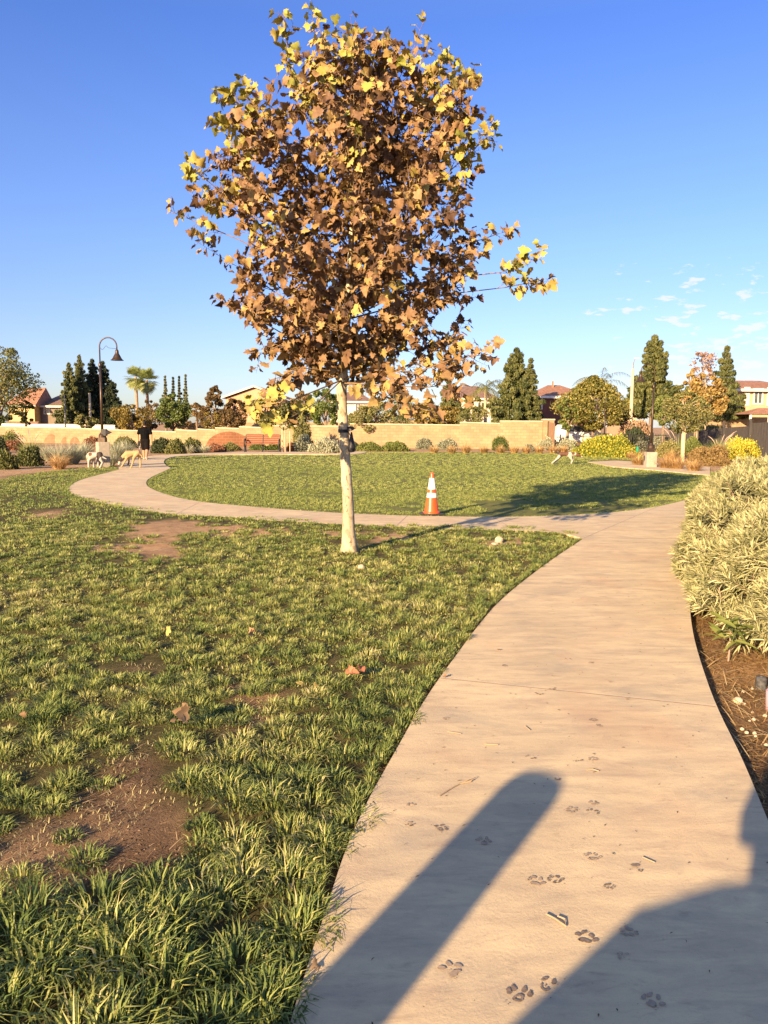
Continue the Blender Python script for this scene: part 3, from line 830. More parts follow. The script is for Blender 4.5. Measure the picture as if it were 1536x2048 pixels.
# strap with a hanging bag on the trunk
M_black = mat("black_nylon", (.012,.012,.014), (.03,.03,.035), 30, rough=.5)
M_silver = mat("clear_bottle_base", (.5,.5,.48), rough=.25)
bg_ = empty("hanging_bag", P(688,862,TD-.07), 'small black bag hanging from a strap round the sycamore trunk', 'bag')
o = -bg_.location
c = P(687,862,TD); mb = MB()
mb.lathe([(.063,-.02),(.066,-.02),(.066,.02),(.063,.02)], c+o, 20); mb.build("strap", M_black, bg_)
mb = MB(); q = P(703,884,TD-.05)
mb.lathe([(.008,.12),(.012,.10),(.02,.06),(.034,.0),(.045,-.05),(.048,-.09),(.040,-.115),(.02,-.12)], q+o, 14)
mb.build("pouch", M_black, bg_, smooth=True)
mb = MB()
q1 = P(694,858,TD-.07)
mb.add([q1+o+Vector(v_) for v_ in ((0,0,.03),(.05,-.01,.035),(.11,-.02,.01),(.07,-.02,-.015),(.03,-.01,-.03),(0,0,-.02),(0,.012,.03),(.05,.004,.035),(.11,-.008,.01),(.07,-.006,-.015),(.03,0,-.03),(0,.012,-.02))],
       [(0,1,2,3,4,5),(11,10,9,8,7,6),(0,6,7,1),(1,7,8,2),(2,8,9,3),(3,9,10,4),(4,10,11,5),(5,11,6,0)])
mb.tube([q1+o, P(699,868,TD-.06)+o, P(703,876,TD-.05)+o], .006, 6)
mb.build("flap", M_black, bg_)
mb = MB(); mb.lathe([(.026,-.004),(.026,.012)], P(705,900,TD-.05)+o, 12); mb.build("bag_clip", M_silver, bg_)

# ------------------------------------------------------------------ the hedge of long grey-green leaves
SPAN = 5
def strap_leaves(pos, ydir, L, W, tint, droop=.35, fold=.25):
    n = len(pos); x, y, z = rotmats(n, ydir)
    zz = np.tile([0,0,1.0], (n,1)) + RNG.normal(0,.5,(n,3)); zz -= (zz*y).sum(1, keepdims=True)*y; zz /= np.linalg.norm(zz,axis=1,keepdims=True); z = zz; x = np.cross(y, z)
    ts = np.array([0,.3,.65,1.0]); ws = np.array([.35,.9,.8,.03])
    V = np.zeros((n,4,3,3)); dr = droop*RNG.uniform(.2,1.6,(n,1))
    for i, (t_, w_) in enumerate(zip(ts, ws)):
        c = pos + y*(L[:,None]*t_) - z*(L[:,None]*dr*t_*t_)
        V[:,i,0] = c - x*(W[:,None]*w_*.5) + z*(W[:,None]*w_*fold); V[:,i,1] = c; V[:,i,2] = c + x*(W[:,None]*w_*.5) + z*(W[:,None]*w_*fold)
    q = []
    for i in range(3):
        for j in range(2):
            a = i*3+j; q.append((a, a+1, a+4, a+3))
    F = np.array(q)[None] + (np.arange(n)*12)[:,None,None]
    return V.reshape(-1,3), F.reshape(-1,4), np.repeat(tint, 6)
M_hedge = mat_tint("hedge_leaf", [(0,(.12,.13,.06)),(.35,(.25,.26,.12)),(.6,(.43,.42,.22)),(1,(.58,.54,.33))], transl=.2, rough=.6)
M_stem = mat("shrub_stem", (.22,.15,.10), (.34,.22,.18), 12)
MOUNDS = [(3.75,6.45,.98,1.0,.98),(4.15,7.7,1.1,1.1,1.10),(4.9,7.0,1.3,1.5,1.20),(4.75,8.9,1.15,1.2,1.15),(5.6,8.6,1.3,1.5,1.22),(5.35,10.2,1.2,1.3,1.12),(6.4,10.2,1.6,1.5,1.22),(6.2,11.9,1.3,1.4,1.08),(3.2,6.05,.58,.6,.86),(3.75,5.4,.95,.85,.86),(3.12,5.32,.60,.58,.74),(3.08,6.75,.38,.5,.6),(2.98,5.5,.42,.45,.42),(4.4,5.9,1.0,1.2,1.05),(7.2,12.2,1.7,1.6,1.15)]
def mound_sd(p):
    d = np.full(len(p), 9.0)
    for (cx_, cy_, rx, ry, h) in MOUNDS:
        q = np.sqrt(((p[:,0]-cx_)/rx)**2 + ((p[:,1]-cy_)/ry)**2 + (np.maximum(p[:,2]-.15,0)/(h-.15))**2)
        d = np.minimum(d, q)
    return d
hd = empty("hedge", (3.9, 7.8, 0), 'long pale grey-green hedge of narrow leaves bulging over the right side of the walk', 'hedge')
ho = np.array([3.9, 7.8, 0])
cs, ns = [], []
for (cx_, cy_, rx, ry, h) in MOUNDS:
    n = int(430*(rx+ry)*h); u = RNG.uniform(-.1,1,n); a = RNG.uniform(0,2*np.pi,n); s = np.sqrt(1-np.clip(u,0,1)**2)
    p = np.stack([cx_+rx*s*np.cos(a), cy_+ry*s*np.sin(a), .15+(h-.15)*u],-1); nn = np.stack([s*np.cos(a)/rx, s*np.sin(a)/ry, np.clip(u,0,1)/(h-.15)],-1)
    lump = vnoise(p[:,0]+p[:,2]*1.3, p[:,1]+p[:,2], .35, 44)
    p += nn/np.linalg.norm(nn,axis=1,keepdims=True)*((lump-.55)*.28)[:,None]
    cs.append(p); ns.append(nn/np.linalg.norm(nn,axis=1,keepdims=True))
cs = np.concatenate(cs); ns = np.concatenate(ns)
k = (mound_sd(cs) > .74) & (cs[:,2] > .04)
cs, ns = cs[k], ns[k]
NR = 24; i = np.repeat(np.arange(len(cs)), NR); m = len(i)
ax = ns + np.array([0,0,.8]); ax += RNG.normal(0,.25,ax.shape); ax /= np.linalg.norm(ax,axis=1,keepdims=True)
th = RNG.uniform(0,2*np.pi,m); op = np.tile(np.linspace(.25,1.35,NR), len(cs)) + RNG.normal(0,.12,m)
X1 = np.cross(ax, RNG.normal(0,1,ax.shape)); X1 /= np.linalg.norm(X1,axis=1,keepdims=True); Y1 = np.cross(ax, X1)
dirs = ax[i]*np.cos(op)[:,None] + (X1[i]*np.cos(th)[:,None] + Y1[i]*np.sin(th)[:,None])*np.sin(op)[:,None]
tt = np.tile(np.linspace(1,0,NR), len(cs))
pb = cs[i] - ax[i]*((1-tt)*.13)[:,None]
LL = RNG.uniform(.07,.135,m)*(1.1-.45*tt)
v, f, t = strap_leaves(pb-ho, dirs, LL, RNG.uniform(.009,.014,m), np.clip(RNG.normal(.5,.13,len(cs))[i]+RNG.normal(0,.13,m)+.18*(vnoise(cs[:,0],cs[:,1],.8,45)[i]-.5),0,1))
np_mesh("foliage", v, f, M_hedge, t, parent=hd)
mb = MB()
for j in RNG.choice(len(cs), 900, replace=False):
    p = Vector(cs[j]); a_ = Vector(ax[j]); e_ = p - a_*.35 + Vector((0,0,-.12))
    mb.tube([p-Vector(ho), p-a_*.16-Vector(ho), e_-Vector(ho)], [.003,.004,.005], 4, cap=False)
mb.build("stems", M_stem, hd)
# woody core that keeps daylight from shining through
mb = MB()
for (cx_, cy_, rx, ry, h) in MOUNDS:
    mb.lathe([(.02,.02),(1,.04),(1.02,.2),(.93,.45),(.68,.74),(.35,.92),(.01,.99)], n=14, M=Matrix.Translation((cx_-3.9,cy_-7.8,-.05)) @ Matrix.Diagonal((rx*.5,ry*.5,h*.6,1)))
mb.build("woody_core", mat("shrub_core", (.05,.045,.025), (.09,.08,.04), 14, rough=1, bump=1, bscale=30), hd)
print("hedge leaves", m)
# broad-leaved seedling in front of the hedge
sl = empty("leafy_plant", at(1458,1300), 'small plant with broad green leaves at the foot of the grey-green hedge', 'plant')
M_green = mat_tint("broad_leaf", pal((.07,.11,.025),(.14,.18,.04),(.22,.24,.07)), transl=.3)
n = 34; th = np.linspace(0, 2*np.pi*5.6, n)
dd = np.stack([np.cos(th), np.sin(th)-.3, RNG.uniform(.15,.8,n)],-1); dd /= np.linalg.norm(dd,axis=1,keepdims=True)
v, f, t = strap_leaves(np.stack([RNG.normal(0,.04,n),RNG.normal(0,.04,n),RNG.uniform(.05,.2,n)],-1), dd, RNG.uniform(.10,.19,n), RNG.uniform(.028,.04,n), RNG.uniform(0,1,n), .5)
np_mesh("foliage", v, f, M_green, t, parent=sl)
mb = MB(); mb.tube([(0,0,-.08),(.005,0,.05),(0,0,.18)], [.007,.006,.004], 6); mb.build("stem", M_stem, sl)

# crumbs of soil and dry bits lying on the bare patches
x, y = jgrid(-3.4, 2.4, 1.6, 12, .019); px, py = pxy(x, y); k = bare_mask(px, py) & (RNG.uniform(0,1,len(x)) < .8) & ((y < 5.5) | (RNG.uniform(0,1,len(x)) < .25))
x, y = x[k], y[k]; n = len(x); s_ = RNG.uniform(.0015,.0065,n); z0 = ground_z(x,y)
V = np.stack([np.stack([x+s_*a, y+s_*b, z0+s_*c],-1) for a, b, c in ((-1,-.6,-.2),(1,-.7,-.2),(.1,1,-.2),(.1,-.1,.5))],1) + RNG.normal(0,.0015,(n,4,3))
T_ = np.array([(0,1,3),(1,2,3),(2,0,3)])[None]+(np.arange(n)*4)[:,None,None]
M_crumb = mat_tint("soil_crumb", pal((.07,.04,.022),(.15,.09,.05),(.30,.20,.12),(.42,.31,.2)), transl=0, rough=.95)
oc = np_mesh("soil_crumbs", V.reshape(-1,3), T_.reshape(-1,3), M_crumb, np.repeat(np.clip(RNG.normal(.35,.22,n),0,1),3)); tag(oc, 'crumbs of brown soil on the bare patches of the lawn', 'soil', kind='stuff')
x, y = jgrid(-3.4, 2.4, 1.6, 8, .05); px, py = pxy(x, y); k = bare_mask(px, py) & (vnoise(x,y,.25,77) > .35); x, y = x[k], y[k]; n = len(x)
v, f = blade_mesh(np.stack([x,y,ground_z(x,y)+RNG.uniform(.001,.012,n)],-1), RNG.uniform(0,6.28,n), RNG.uniform(1.35,1.62,n), RNG.uniform(.02,.09,n), RNG.uniform(.0015,.0035,n), .05)
M_thatch = mat_tint("dry_thatch", pal((.20,.12,.06),(.40,.27,.14),(.58,.44,.26)), transl=.1)
oc = np_mesh("dry_thatch", v, f, M_thatch, np.repeat(RNG.uniform(0,1,n),3)); tag(oc, 'dry straw scattered over the bare soil of the lawn', 'dry straw', kind='stuff')

# ------------------------------------------------------------------ far-leaf helpers
def leaf_quads(pos, size, tint, nb=None, aspect=1.5, ydir=None, spread=.9):
    """small pointed leaf faces, each a bent diamond"""
    n = len(pos); size = np.broadcast_to(size, n)
    yd_ = RNG.normal(0,1,(n,3)) if ydir is None else ydir + RNG.normal(0,.35,(n,3))
    x, y, z = rotmats(n, yd_)
    if nb is not None:
        zz = nb + RNG.normal(0,spread,(n,3)); zz -= (zz*y).sum(1,keepdims=True)*y; zz /= np.linalg.norm(zz,axis=1,keepdims=True)+1e-9; x = np.cross(y, zz); z = zz
    s = size[:,None]*RNG.uniform(.7,1.3,(n,1))
    a = pos - y*s*.5*aspect; b = pos + x*s*.5 + z*s*.12; c = pos + y*s*.5*aspect; d = pos - x*s*.5 + z*s*.12
    V = np.stack([a,b,c,d],1).reshape(-1,3); F = np.arange(4*n).reshape(n,4)
    return V, F, np.clip(tint,0,1)
def cat_q(L):
    vs, fs, ts, o = [], [], [], 0
    for v, f, t in L: vs.append(v); fs.append(f+o); ts.append(t); o += len(v)
    return np.concatenate(vs), np.concatenate(fs), np.concatenate(ts)
def clump_cloud(cen, rad, n, size, tint0=.5, tv=.16, flat=.8, aspect=1.5, ydir=None):
    """leaves gathered round clump centres"""
    i = RNG.integers(0, len(cen), n)
    g = RNG.normal(0,1,(n,3)); g /= np.linalg.norm(g,axis=1,keepdims=True); r = RNG.uniform(.35,1,(n,1))**.6
    off = g*r*np.array([1,1,flat]); p = cen[i] + off*np.broadcast_to(rad, len(cen))[i][:,None]
    ct = RNG.normal(0,tv*.7,len(cen))
    return leaf_quads(p, size, tint0+ct[i]+RNG.normal(0,tv,n), g*.8+np.array([0,0,.35]), aspect, ydir)

M = {}
M['olive'] = mat_tint("leaf_olive", pal((.045,.06,.02),(.10,.12,.035),(.20,.20,.07),(.30,.26,.10)), transl=.25)
M['green'] = mat_tint("leaf_green", pal((.03,.055,.015),(.065,.10,.025),(.12,.16,.04),(.2,.22,.06)), transl=.22)
M['dark'] = mat_tint("leaf_dark", pal((.012,.022,.012),(.022,.036,.018),(.04,.055,.025),(.06,.075,.03)), transl=.12)
M['pine'] = mat_tint("leaf_pine", pal((.035,.05,.018),(.07,.09,.03),(.13,.14,.045),(.2,.2,.07)), transl=.18)
M['brown'] = mat_tint("leaf_brown", pal((.045,.035,.018),(.10,.07,.03),(.18,.12,.05),(.26,.18,.07)), transl=.22)
M['gold'] = mat_tint("leaf_gold", pal((.10,.08,.02),(.22,.17,.045),(.33,.25,.06),(.42,.33,.09)), transl=.28)
M['ygreen'] = mat_tint('leaf_yellow_green', pal((.06,.07,.02),(.14,.145,.035),(.25,.22,.055),(.36,.30,.08)), transl=.25)
M['rust'] = mat_tint("leaf_rust", pal((.11,.065,.03),(.23,.145,.05),(.34,.235,.075),(.42,.33,.11)), transl=.25)
M['rose'] = mat_tint("leaf_rose", pal((.20,.10,.06),(.33,.20,.13),(.40,.30,.19)), transl=.25)
M['grey'] = mat_tint("leaf_grey", pal((.10,.12,.08),(.18,.20,.14),(.28,.30,.20),(.38,.38,.26)), transl=.18)
M['yflower'] = mat_tint("leaf_yellow_flower", [(0,(.07,.11,.02)),(.4,(.17,.22,.04)),(.58,(.38,.38,.05)),(.7,(.50,.44,.05)),(1,(.62,.53,.07))], transl=.25)
M['straw'] = mat_tint("blade_straw", pal((.26,.14,.05),(.42,.26,.10),(.56,.38,.17),(.66,.50,.26)), transl=.3)
M['blade'] = mat_tint("blade_green", pal((.07,.11,.03),(.16,.21,.06),(.28,.32,.11),(.42,.42,.2)), transl=.25)
M['bluegrass'] = mat_tint("blade_grey_green", pal((.15,.18,.13),(.28,.31,.22),(.42,.43,.30),(.58,.52,.32)), transl=.22)
M['red'] = mat_tint("leaf_red_brown", pal((.12,.05,.03),(.24,.11,.06),(.34,.18,.1)), transl=.2)
M_trunk = mat("bark", (.14,.10,.07), (.22,.17,.12), 6, bump=.5)
M_pale_trunk = mat("pale_bark", (.34,.27,.18), (.46,.38,.26), 6, bump=.3)
M_stake = mat("lodgepole_stake", (.48,.38,.22), (.58,.47,.29), 8)

def lift(p, off): return np.asarray(p) - np.asarray(off)
def tree(name, label, px, ytop, ybot, wpx, d, pal_, n=4200, leaf=.16, shape='round', trunk_px=None, trunk_r=.12, group=None, clumps=46, cat='tree', base=0.0, tmat=None, tone=.5, lean=0, gz=.8):
    top = P(px, ytop, d); bot = P(px, ybot, d); s = d/FPX
    w = wpx*s; hc = top.z - bot.z
    root = empty(name, (top.x, d, base), label, cat, group); o = np.array([top.x, d, base])
    u = RNG.uniform(0, 1, clumps); az = RNG.uniform(0, 2*np.pi, clumps)
    if shape == 'round': prof = np.sqrt(np.clip(1-(2*u-1)**2, .12, 1))*.85
    elif shape == 'cone': prof = (1-u)**.75*.95 + .06
    elif shape == 'egg': prof = np.clip(np.sin(np.pi*np.clip(u,.02,.98)**.75),.15,1)*.9
    elif shape == 'vase': prof = np.clip(.35+.75*u, 0, 1)*np.sqrt(np.clip(1-(np.maximum(u-.55,0)/.5)**2,.1,1))
    r = prof*w/2*np.sqrt(RNG.uniform(.25,1,clumps))
    cr = (.17*w*RNG.uniform(.6,1.25,clumps))*(np.clip(prof,.35,1))
    cr = np.minimum(cr, hc*.22)
    cen = np.stack([r*np.cos(az)+lean*u, r*np.sin(az), bot.z-base + cr*.5 + u*(hc-cr*1.1)],-1)
    v, f, t = clump_cloud(cen, cr, n, leaf, tone, flat=gz)
    np_mesh("crown", v, f, M[pal_], t, parent=root)
    mb = MB(); zc_ = bot.z-base
    mb.tube([(0,0,-.1),(lean*.1,0,zc_*.5),(lean*.2,0,zc_+hc*.3),(lean*.5,0,zc_+hc*.75)], [trunk_r*1.3,trunk_r,trunk_r*.75,trunk_r*.2], 8)
    for k in range(0, clumps, 3):
        c_ = Vector(cen[k]); h_ = max(zc_*.9, c_.z-hc*.35); mb.tube([(lean*.2,0,min(h_, c_.z)), c_*.5+Vector((0,0,(min(h_,c_.z)+c_.z)*.25)), c_], [trunk_r*.4,trunk_r*.25,trunk_r*.1], 5, cap=False)
    mb.build("trunk", tmat or M_trunk, root)
    return root
def conifer(name, label, px, ytop, ybot, wpx, d, pal_='pine', n=5200, leaf=.22, group=None, sparse=False, base=0.0, dens=1.0, top_gap=0):
    top = P(px, ytop, d); bot = P(px, ybot, d); s = d/FPX; w = wpx*s; H = top.z - bot.z
    root = empty(name, (top.x, d, base), label, 'tree', group)
    cen, cr = [], []; nl = max(7, int(H/.42)); mb = MB(); zb = bot.z-base
    for i in range(nl):
        u = i/(nl-1); R_ = (w/2)*((1-u)**.62)*random.uniform(.75,1.1)+.12
        for k in range(5 if not sparse else 3):
            a = k*6.283/(5 if not sparse else 3) + i*1.1 + random.uniform(-.4,.4); rr_ = R_*random.uniform(.6,1.05)
            z0 = zb + u*H*.97; tip = Vector((math.cos(a)*rr_, math.sin(a)*rr_, z0+rr_*.12))
            mb.tube([(0,0,z0-.1), tip*.55+Vector((0,0,z0*.42)), tip], [.05,.035,.012], 4, cap=False)
            m_ = max(1, int(rr_/.42)+1)
            for j in range(m_):
                q = j/(m_) * .75 + .35; cen.append((tip.x*q, tip.y*q, z0+rr_*.12*q)); cr.append((.17+.14*(1-u))*random.uniform(.6,1.35)*(.7 if sparse else 1)*max(.6,w/4.5))
    cen.append((0,0,zb+H-.1)); cr.append(.16)
    cen = np.array(cen); cr = np.array(cr)
    n = int(n*2.6); v, f, t = clump_cloud(cen, cr, n, leaf*.56, .5, tv=.22, flat=.75, aspect=3.0, ydir=np.tile([0,0,.6],(n,1)))
    np_mesh("crown", v, f, M[pal_], t, parent=root)
    mb.tube([(0,0,-.1),(0,0,zb+H*.4),(0,0,zb+H*.98)], [.2,.13,.02], 8)
    mb.build("trunk", M_trunk, root); return root
def fan_palm(label, px, ytop, ybot, d, group):
    top = P(px, ytop, d); root = empty("fan_palm", (top.x, d, 0), label, 'palm tree', group); H = top.z-1.3
    vs, fs, ts = [], [], []
    for k in range(84):
        a = random.uniform(0,6.283); e = random.uniform(-1.3,1.4); L = random.uniform(.9,1.25)
        dr = Vector((math.cos(a)*math.cos(e), math.sin(a)*math.cos(e), math.sin(e))); c = Vector((0,0,H))+dr*L*.75
        side = dr.cross(Vector((0,0,1))).normalized(); up = side.cross(dr)
        for j in range(13):
            th = (j-6)/6*1.5; q = (dr*math.cos(th)+side*math.sin(th)).normalized(); l_ = L*.95*(1-.25*abs(th)/1.5)
            b0 = len(vs); w_ = .05; pp = q.cross(up).normalized()*w_
            vs += [c-pp*.4, c+pp*.4, c+q*l_*.6+pp, c+q*l_*.6-pp, c+q*l_+Vector((0,0,-.15*l_))]
            fs += [(b0,b0+1,b0+2,b0+3)]; fs += [(b0+3,b0+2,b0+4,b0+4)]; ts += [.35+.3*random.random()+(.25 if e < -.3 else 0)]*2
    vv = np.array([tuple(v) for v in vs]); ff = np.array(fs)
    tri = np.concatenate([ff[:,[0,1,2]], ff[ff[:,2]!=ff[:,3]][:,[0,2,3]]]) if False else None
    T, TT = [], []
    for f_, t_ in zip(fs, ts):
        T.append(f_[:3]); TT.append(t_)
        if f_[3] != f_[2]: T.append((f_[0], f_[2], f_[3])); TT.append(t_)
    np_mesh("crown", vv, np.array(T), M['blade'], np.array(TT), parent=root)
    mb = MB(); mb.tube([(0,0,-.1),(.05,0,H*.5),(0,0,H-1.3),(0,0,H-1.2),(0,0,H-.5),(0,0,H+.1)], [.26,.20,.19,.24,.24,.12], 10)
    mb.build("trunk", mat("palm_trunk", (.25,.15,.09),(.40,.27,.17),9,bump=.6), root)
def queen_palm(label, px, ytop, d, spread_px, group=None):
    top = P(px, ytop, d); sp = spread_px*d/FPX/2; root = empty("queen_palm", (top.x, d, 0), label, 'palm tree', group); H = top.z-sp*.55
    vs, fs, ts = [], [], []
    for k in range(17):
        a = k*2.4; e = random.uniform(.25,1.25); L = sp*random.uniform(1.05,1.3); prev = Vector((0,0,H)); dr = Vector((math.cos(a)*math.cos(e), math.sin(a)*math.cos(e), math.sin(e)))
        for j in range(22):
            dr = (dr+Vector((0,0,-.105))).normalized(); p = prev+dr*L/22; side = dr.cross(Vector((0,0,1))).normalized()
            b0 = len(vs); vs += [prev+side*.02, prev-side*.02, p-side*.02, p+side*.02]; fs.append((b0,b0+1,b0+2,b0+3)); ts.append(.5)
            for sg in (-1,1):
                for _ in range(2):
                    q = prev.lerp(p, random.random()); l_ = sp*.30*math.sin(math.pi*min(1,(j+3)/25)); tip = q+side*sg*l_*.75+Vector((0,0,-l_*random.uniform(.35,.9)))+dr*l_*.4
                    b0 = len(vs); vs += [q, q+dr*.05, tip, q+dr*.025+side*sg*.01]; fs.append((b0,b0+1,b0+2,b0+3)); ts.append(random.uniform(.3,.8))
            prev = p
    np_mesh("crown", np.array([tuple(v) for v in vs]), np.array(fs), M['olive'], np.array(ts), parent=root)
    mb = MB(); mb.tube([(0,0,-.1),(.03,0,H*.5),(0,0,H)], [.2,.16,.14], 10); mb.build("trunk", M_pale_trunk, root)
def shrub(name, label, px, ybase, wpx, hpx, pal_, n=1500, leaf=.055, cat='shrub', group=None, tone=.5, rough_=.18, d=None, aspect=1.6, depth=1.0, z0=-.05):
    b = at(px, ybase, -.05) if d is None else Vector((P(px, ybase, d).x, d, z0)); s = b.y/FPX; w, h = wpx*s, hpx*s
    root = empty(name, b, label, cat, group)
    a = RNG.uniform(0,2*np.pi,n); u = RNG.uniform(0,1,n); sr = np.sqrt(1-u*u)
    p = np.stack([w/2*sr*np.cos(a), w/2*depth*sr*np.sin(a), h*u],-1); nn = np.stack([sr*np.cos(a), sr*np.sin(a), u],-1)
    ln = vnoise(p[:,0]*1.1+p[:,2]+b.x, p[:,1]+p[:,2]*.7, max(w,.3)*.16, int(px) % 97)
    l2 = vnoise(p[:,0]*1.3-p[:,2]*1.1+b.x, p[:,1]*1.2+p[:,2]*1.4, max(w,.3)*.38, int(px) % 89+3)
    p *= (1.06-rough_*1.6*(1-ln)-rough_*1.5*(1-l2))[:,None]*RNG.uniform(.82,1.08,(n,1))*np.where(RNG.uniform(0,1,(n,1))<.06, RNG.uniform(1.02,1.2,(n,1)), 1)
    v, f, t = leaf_quads(p, leaf, tone+RNG.normal(0,.17,n)+.25*(ln-.5), nn, aspect, ydir=nn*.6+np.array([0,0,.7]), spread=.7)
    np_mesh("foliage", v, f, M[pal_], t, parent=root)
    mb = MB()
    for k in range(9):
        an = k*.7; mb.tube([(0,0,-.05),(w*.13*math.cos(an),w*.13*math.sin(an),h*.3),(w*.30*math.cos(an),w*.3*depth*math.sin(an),h*.66)], [.02,.014,.006], 4, cap=False)
    mb.lathe([(.01,0),(.9,.05),(1,.3),(.8,.65),(.4,.9),(.01,1)], n=12, M=Matrix.Diagonal((w*.28,w*.28*depth,h*.58,1)))
    mb.build("stems", M_core, root)
    return root
M_core = mat("inner_wood", (.05,.045,.025), (.09,.075,.04), 12, rough=1)
def grass_clump(name, label, px, ybase, wpx, hpx, pal_, n=420, group=None, tone=.5, wd=.012, plumes=0, cat='ornamental grass', upright=.9):
    b = at(px, ybase, -.05); s = b.y/FPX; w, h = wpx*s, hpx*s; root = empty(name, b, label, cat, group); root['kind'] = 'thing'
    az = RNG.uniform(0,2*np.pi,n); r = np.sqrt(RNG.uniform(0,1,n)); base = np.stack([np.cos(az)*r*w*.14, np.sin(az)*r*w*.14, np.zeros(n)],-1)
    lean = .05 + r*upright*1.15*RNG.uniform(.6,1.1,n); L = RNG.uniform(.5,1.12,n)*(h*(1-r)+math.hypot(w*.5,h*.55)*r)*1.08
    v, f = blade_mesh(base, az, lean, L, np.full(n, wd), .45)
    np_mesh("blades", v, f, M[pal_], np.clip(np.repeat(tone+RNG.normal(0,.18,n),3),0,1), parent=root)
    for k in range(plumes):
        a = random.uniform(0,6.283); ln_ = random.uniform(.1,.5); hh = h*random.uniform(1.05,1.5); mb = MB()
        ca_, sa_ = math.cos(a), math.sin(a); pp_ = []; rr2 = []
        for q_ in range(10):
            t = q_/9; o_ = math.sin(ln_)*hh*t + .22*hh*t**3; pp_.append((ca_*o_, sa_*o_, hh*(t-.16*t**4)*math.cos(ln_*.5))); rr2.append(.003 if t < .62 else .003+.013*math.sin(math.pi*(t-.62)/.38*.92+.12))
        mb.tube(pp_, rr2, 6); mb.build("plume", M_plume, root)
    return root
M_plume = mat("grass_plume", (.40,.27,.2), (.55,.42,.33), 40)

# ------------------------------------------------------------------ block wall
def brick_mat(name, a, b, mortar, sc=1.0):
    m, n, l, p = new_mat(name); p.inputs['Roughness'].default_value = .95; p.inputs['Specular IOR Level'].default_value = .1
    t = n.new('ShaderNodeTexCoord'); sp_ = n.new('ShaderNodeSeparateXYZ'); l.new(t.outputs['Object'], sp_.inputs[0])
    cb = n.new('ShaderNodeCombineXYZ'); l.new(sp_.outputs['X'], cb.inputs[0]); l.new(sp_.outputs['Z'], cb.inputs[1])
    bt = n.new('ShaderNodeTexBrick'); bt.inputs['Scale'].default_value = sc; bt.inputs['Brick Width'].default_value = .40; bt.inputs['Row Height'].default_value = .20
    bt.inputs['Mortar Size'].default_value = .012; bt.inputs['Color1'].default_value = c4(a); bt.inputs['Color2'].default_value = c4(b); bt.inputs['Mortar'].default_value = c4(mortar)
    l.new(cb.outputs[0], bt.inputs['Vector'])
    nz = n.new('ShaderNodeTexNoise'); nz.inputs['Scale'].default_value = 1.2; nz.inputs['Detail'].default_value = 5; l.new(t.outputs['Object'], nz.inputs['Vector'])
    r = n.new('ShaderNodeValToRGB'); r.color_ramp.elements[0].position = .3; r.color_ramp.elements[1].position = .7
    r.color_ramp.elements[0].color = (.82,.8,.78,1); r.color_ramp.elements[1].color = (1.08,1.06,1.02,1); l.new(nz.outputs['Fac'], r.inputs[0])
    mx = n.new('ShaderNodeMix'); mx.data_type = 'RGBA'; mx.blend_type = 'MULTIPLY'; mx.inputs['Factor'].default_value = 1
    l.new(bt.outputs['Color'], mx.inputs['A']); l.new(r.outputs[0], mx.inputs['B']); l.new(mx.outputs['Result'], p.inputs['Base Color'])
    bp = n.new('ShaderNodeBump'); bp.inputs['Strength'].default_value = .5; bp.inputs['Distance'].default_value = .01; bp.invert = True
    l.new(bt.outputs['Fac'], bp.inputs['Height']); l.new(bp.outputs[0], p.inputs['Normal'])
    return m
M_block = brick_mat("tan_block", (.27,.205,.125), (.33,.255,.155), (.24,.19,.12))
M_cap = mat("wall_cap", (.40,.34,.24), (.47,.41,.30), 5)
M_redpaint = brick_mat("red_block_patch", (.17,.08,.045), (.20,.095,.055), (.26,.14,.08))
wl_ = empty("block_wall", (0, 55, -.1), 'long tan block wall with stepped pale cap behind the lawn and planting beds', 'wall')
WALL = [(-420,0,846,851,64,62),(0,130,852,855,62,60),(130,262,855,860,60,58),(262,352,860,863,58,56.5),(352,395,858.5,860.5,56.5,56),(395,430,857,859,56,55.8),(430,478,854.5,856,55.8,55.5),(478,545,852.5,855,55.5,55),(545,700,850.5,851.5,55,54.5),(700,920,846.5,849,54.5,54),(920,1000,843.5,846,54,53.6),(1000,1086,841,841.5,53.6,53.2)]
mbw, mbc = MB(), MB(); o = Vector((0,55,-.1))
for (x0,x1,y0,y1,d0,d1) in WALL:
    A, B = P(x0,y0,d0), P(x1,y1,d1); th = .2; ct = .07
    a0, b0 = Vector((A.x,A.y,-.15))-o, Vector((B.x,B.y,-.15))-o
    za, zb = A.z-ct+.1, B.z-ct+.1
    def prism(mb, z0a, z0b, z1a, z1b, off0, off1):
        mb.add([(a0.x,a0.y+off0,z0a),(b0.x,b0.y+off0,z0b),(b0.x,b0.y+off1,z0b),(a0.x,a0.y+off1,z0a),(a0.x,a0.y+off0,z1a),(b0.x,b0.y+off0,z1b),(b0.x,b0.y+off1,z1b),(a0.x,a0.y+off1,z1a)],
               [(0,3,2,1),(4,5,6,7),(0,1,5,4),(1,2,6,5),(2,3,7,6),(3,0,4,7)])
    prism(mbw, -.1, -.1, za, zb, 0, th); prism(mbc, za+.001, zb+.001, za+ct, zb+ct, -.03, th+.03)
A = P(1086,838,53.1); B = P(1108,838,53.1)
mbw.box(A.x, B.x, -2.05, -1.55, -.1, A.z+.02); mbc.box(A.x-.04, B.x+.04, -2.10, -1.50, A.z+.022, A.z+.11)
mbw.build("wall_body", M_block, wl_); mbc.build("wall_cap", M_cap, wl_)
M_redpale = brick_mat('pale_red_patch', (.26,.155,.09), (.29,.175,.105), (.24,.15,.09))
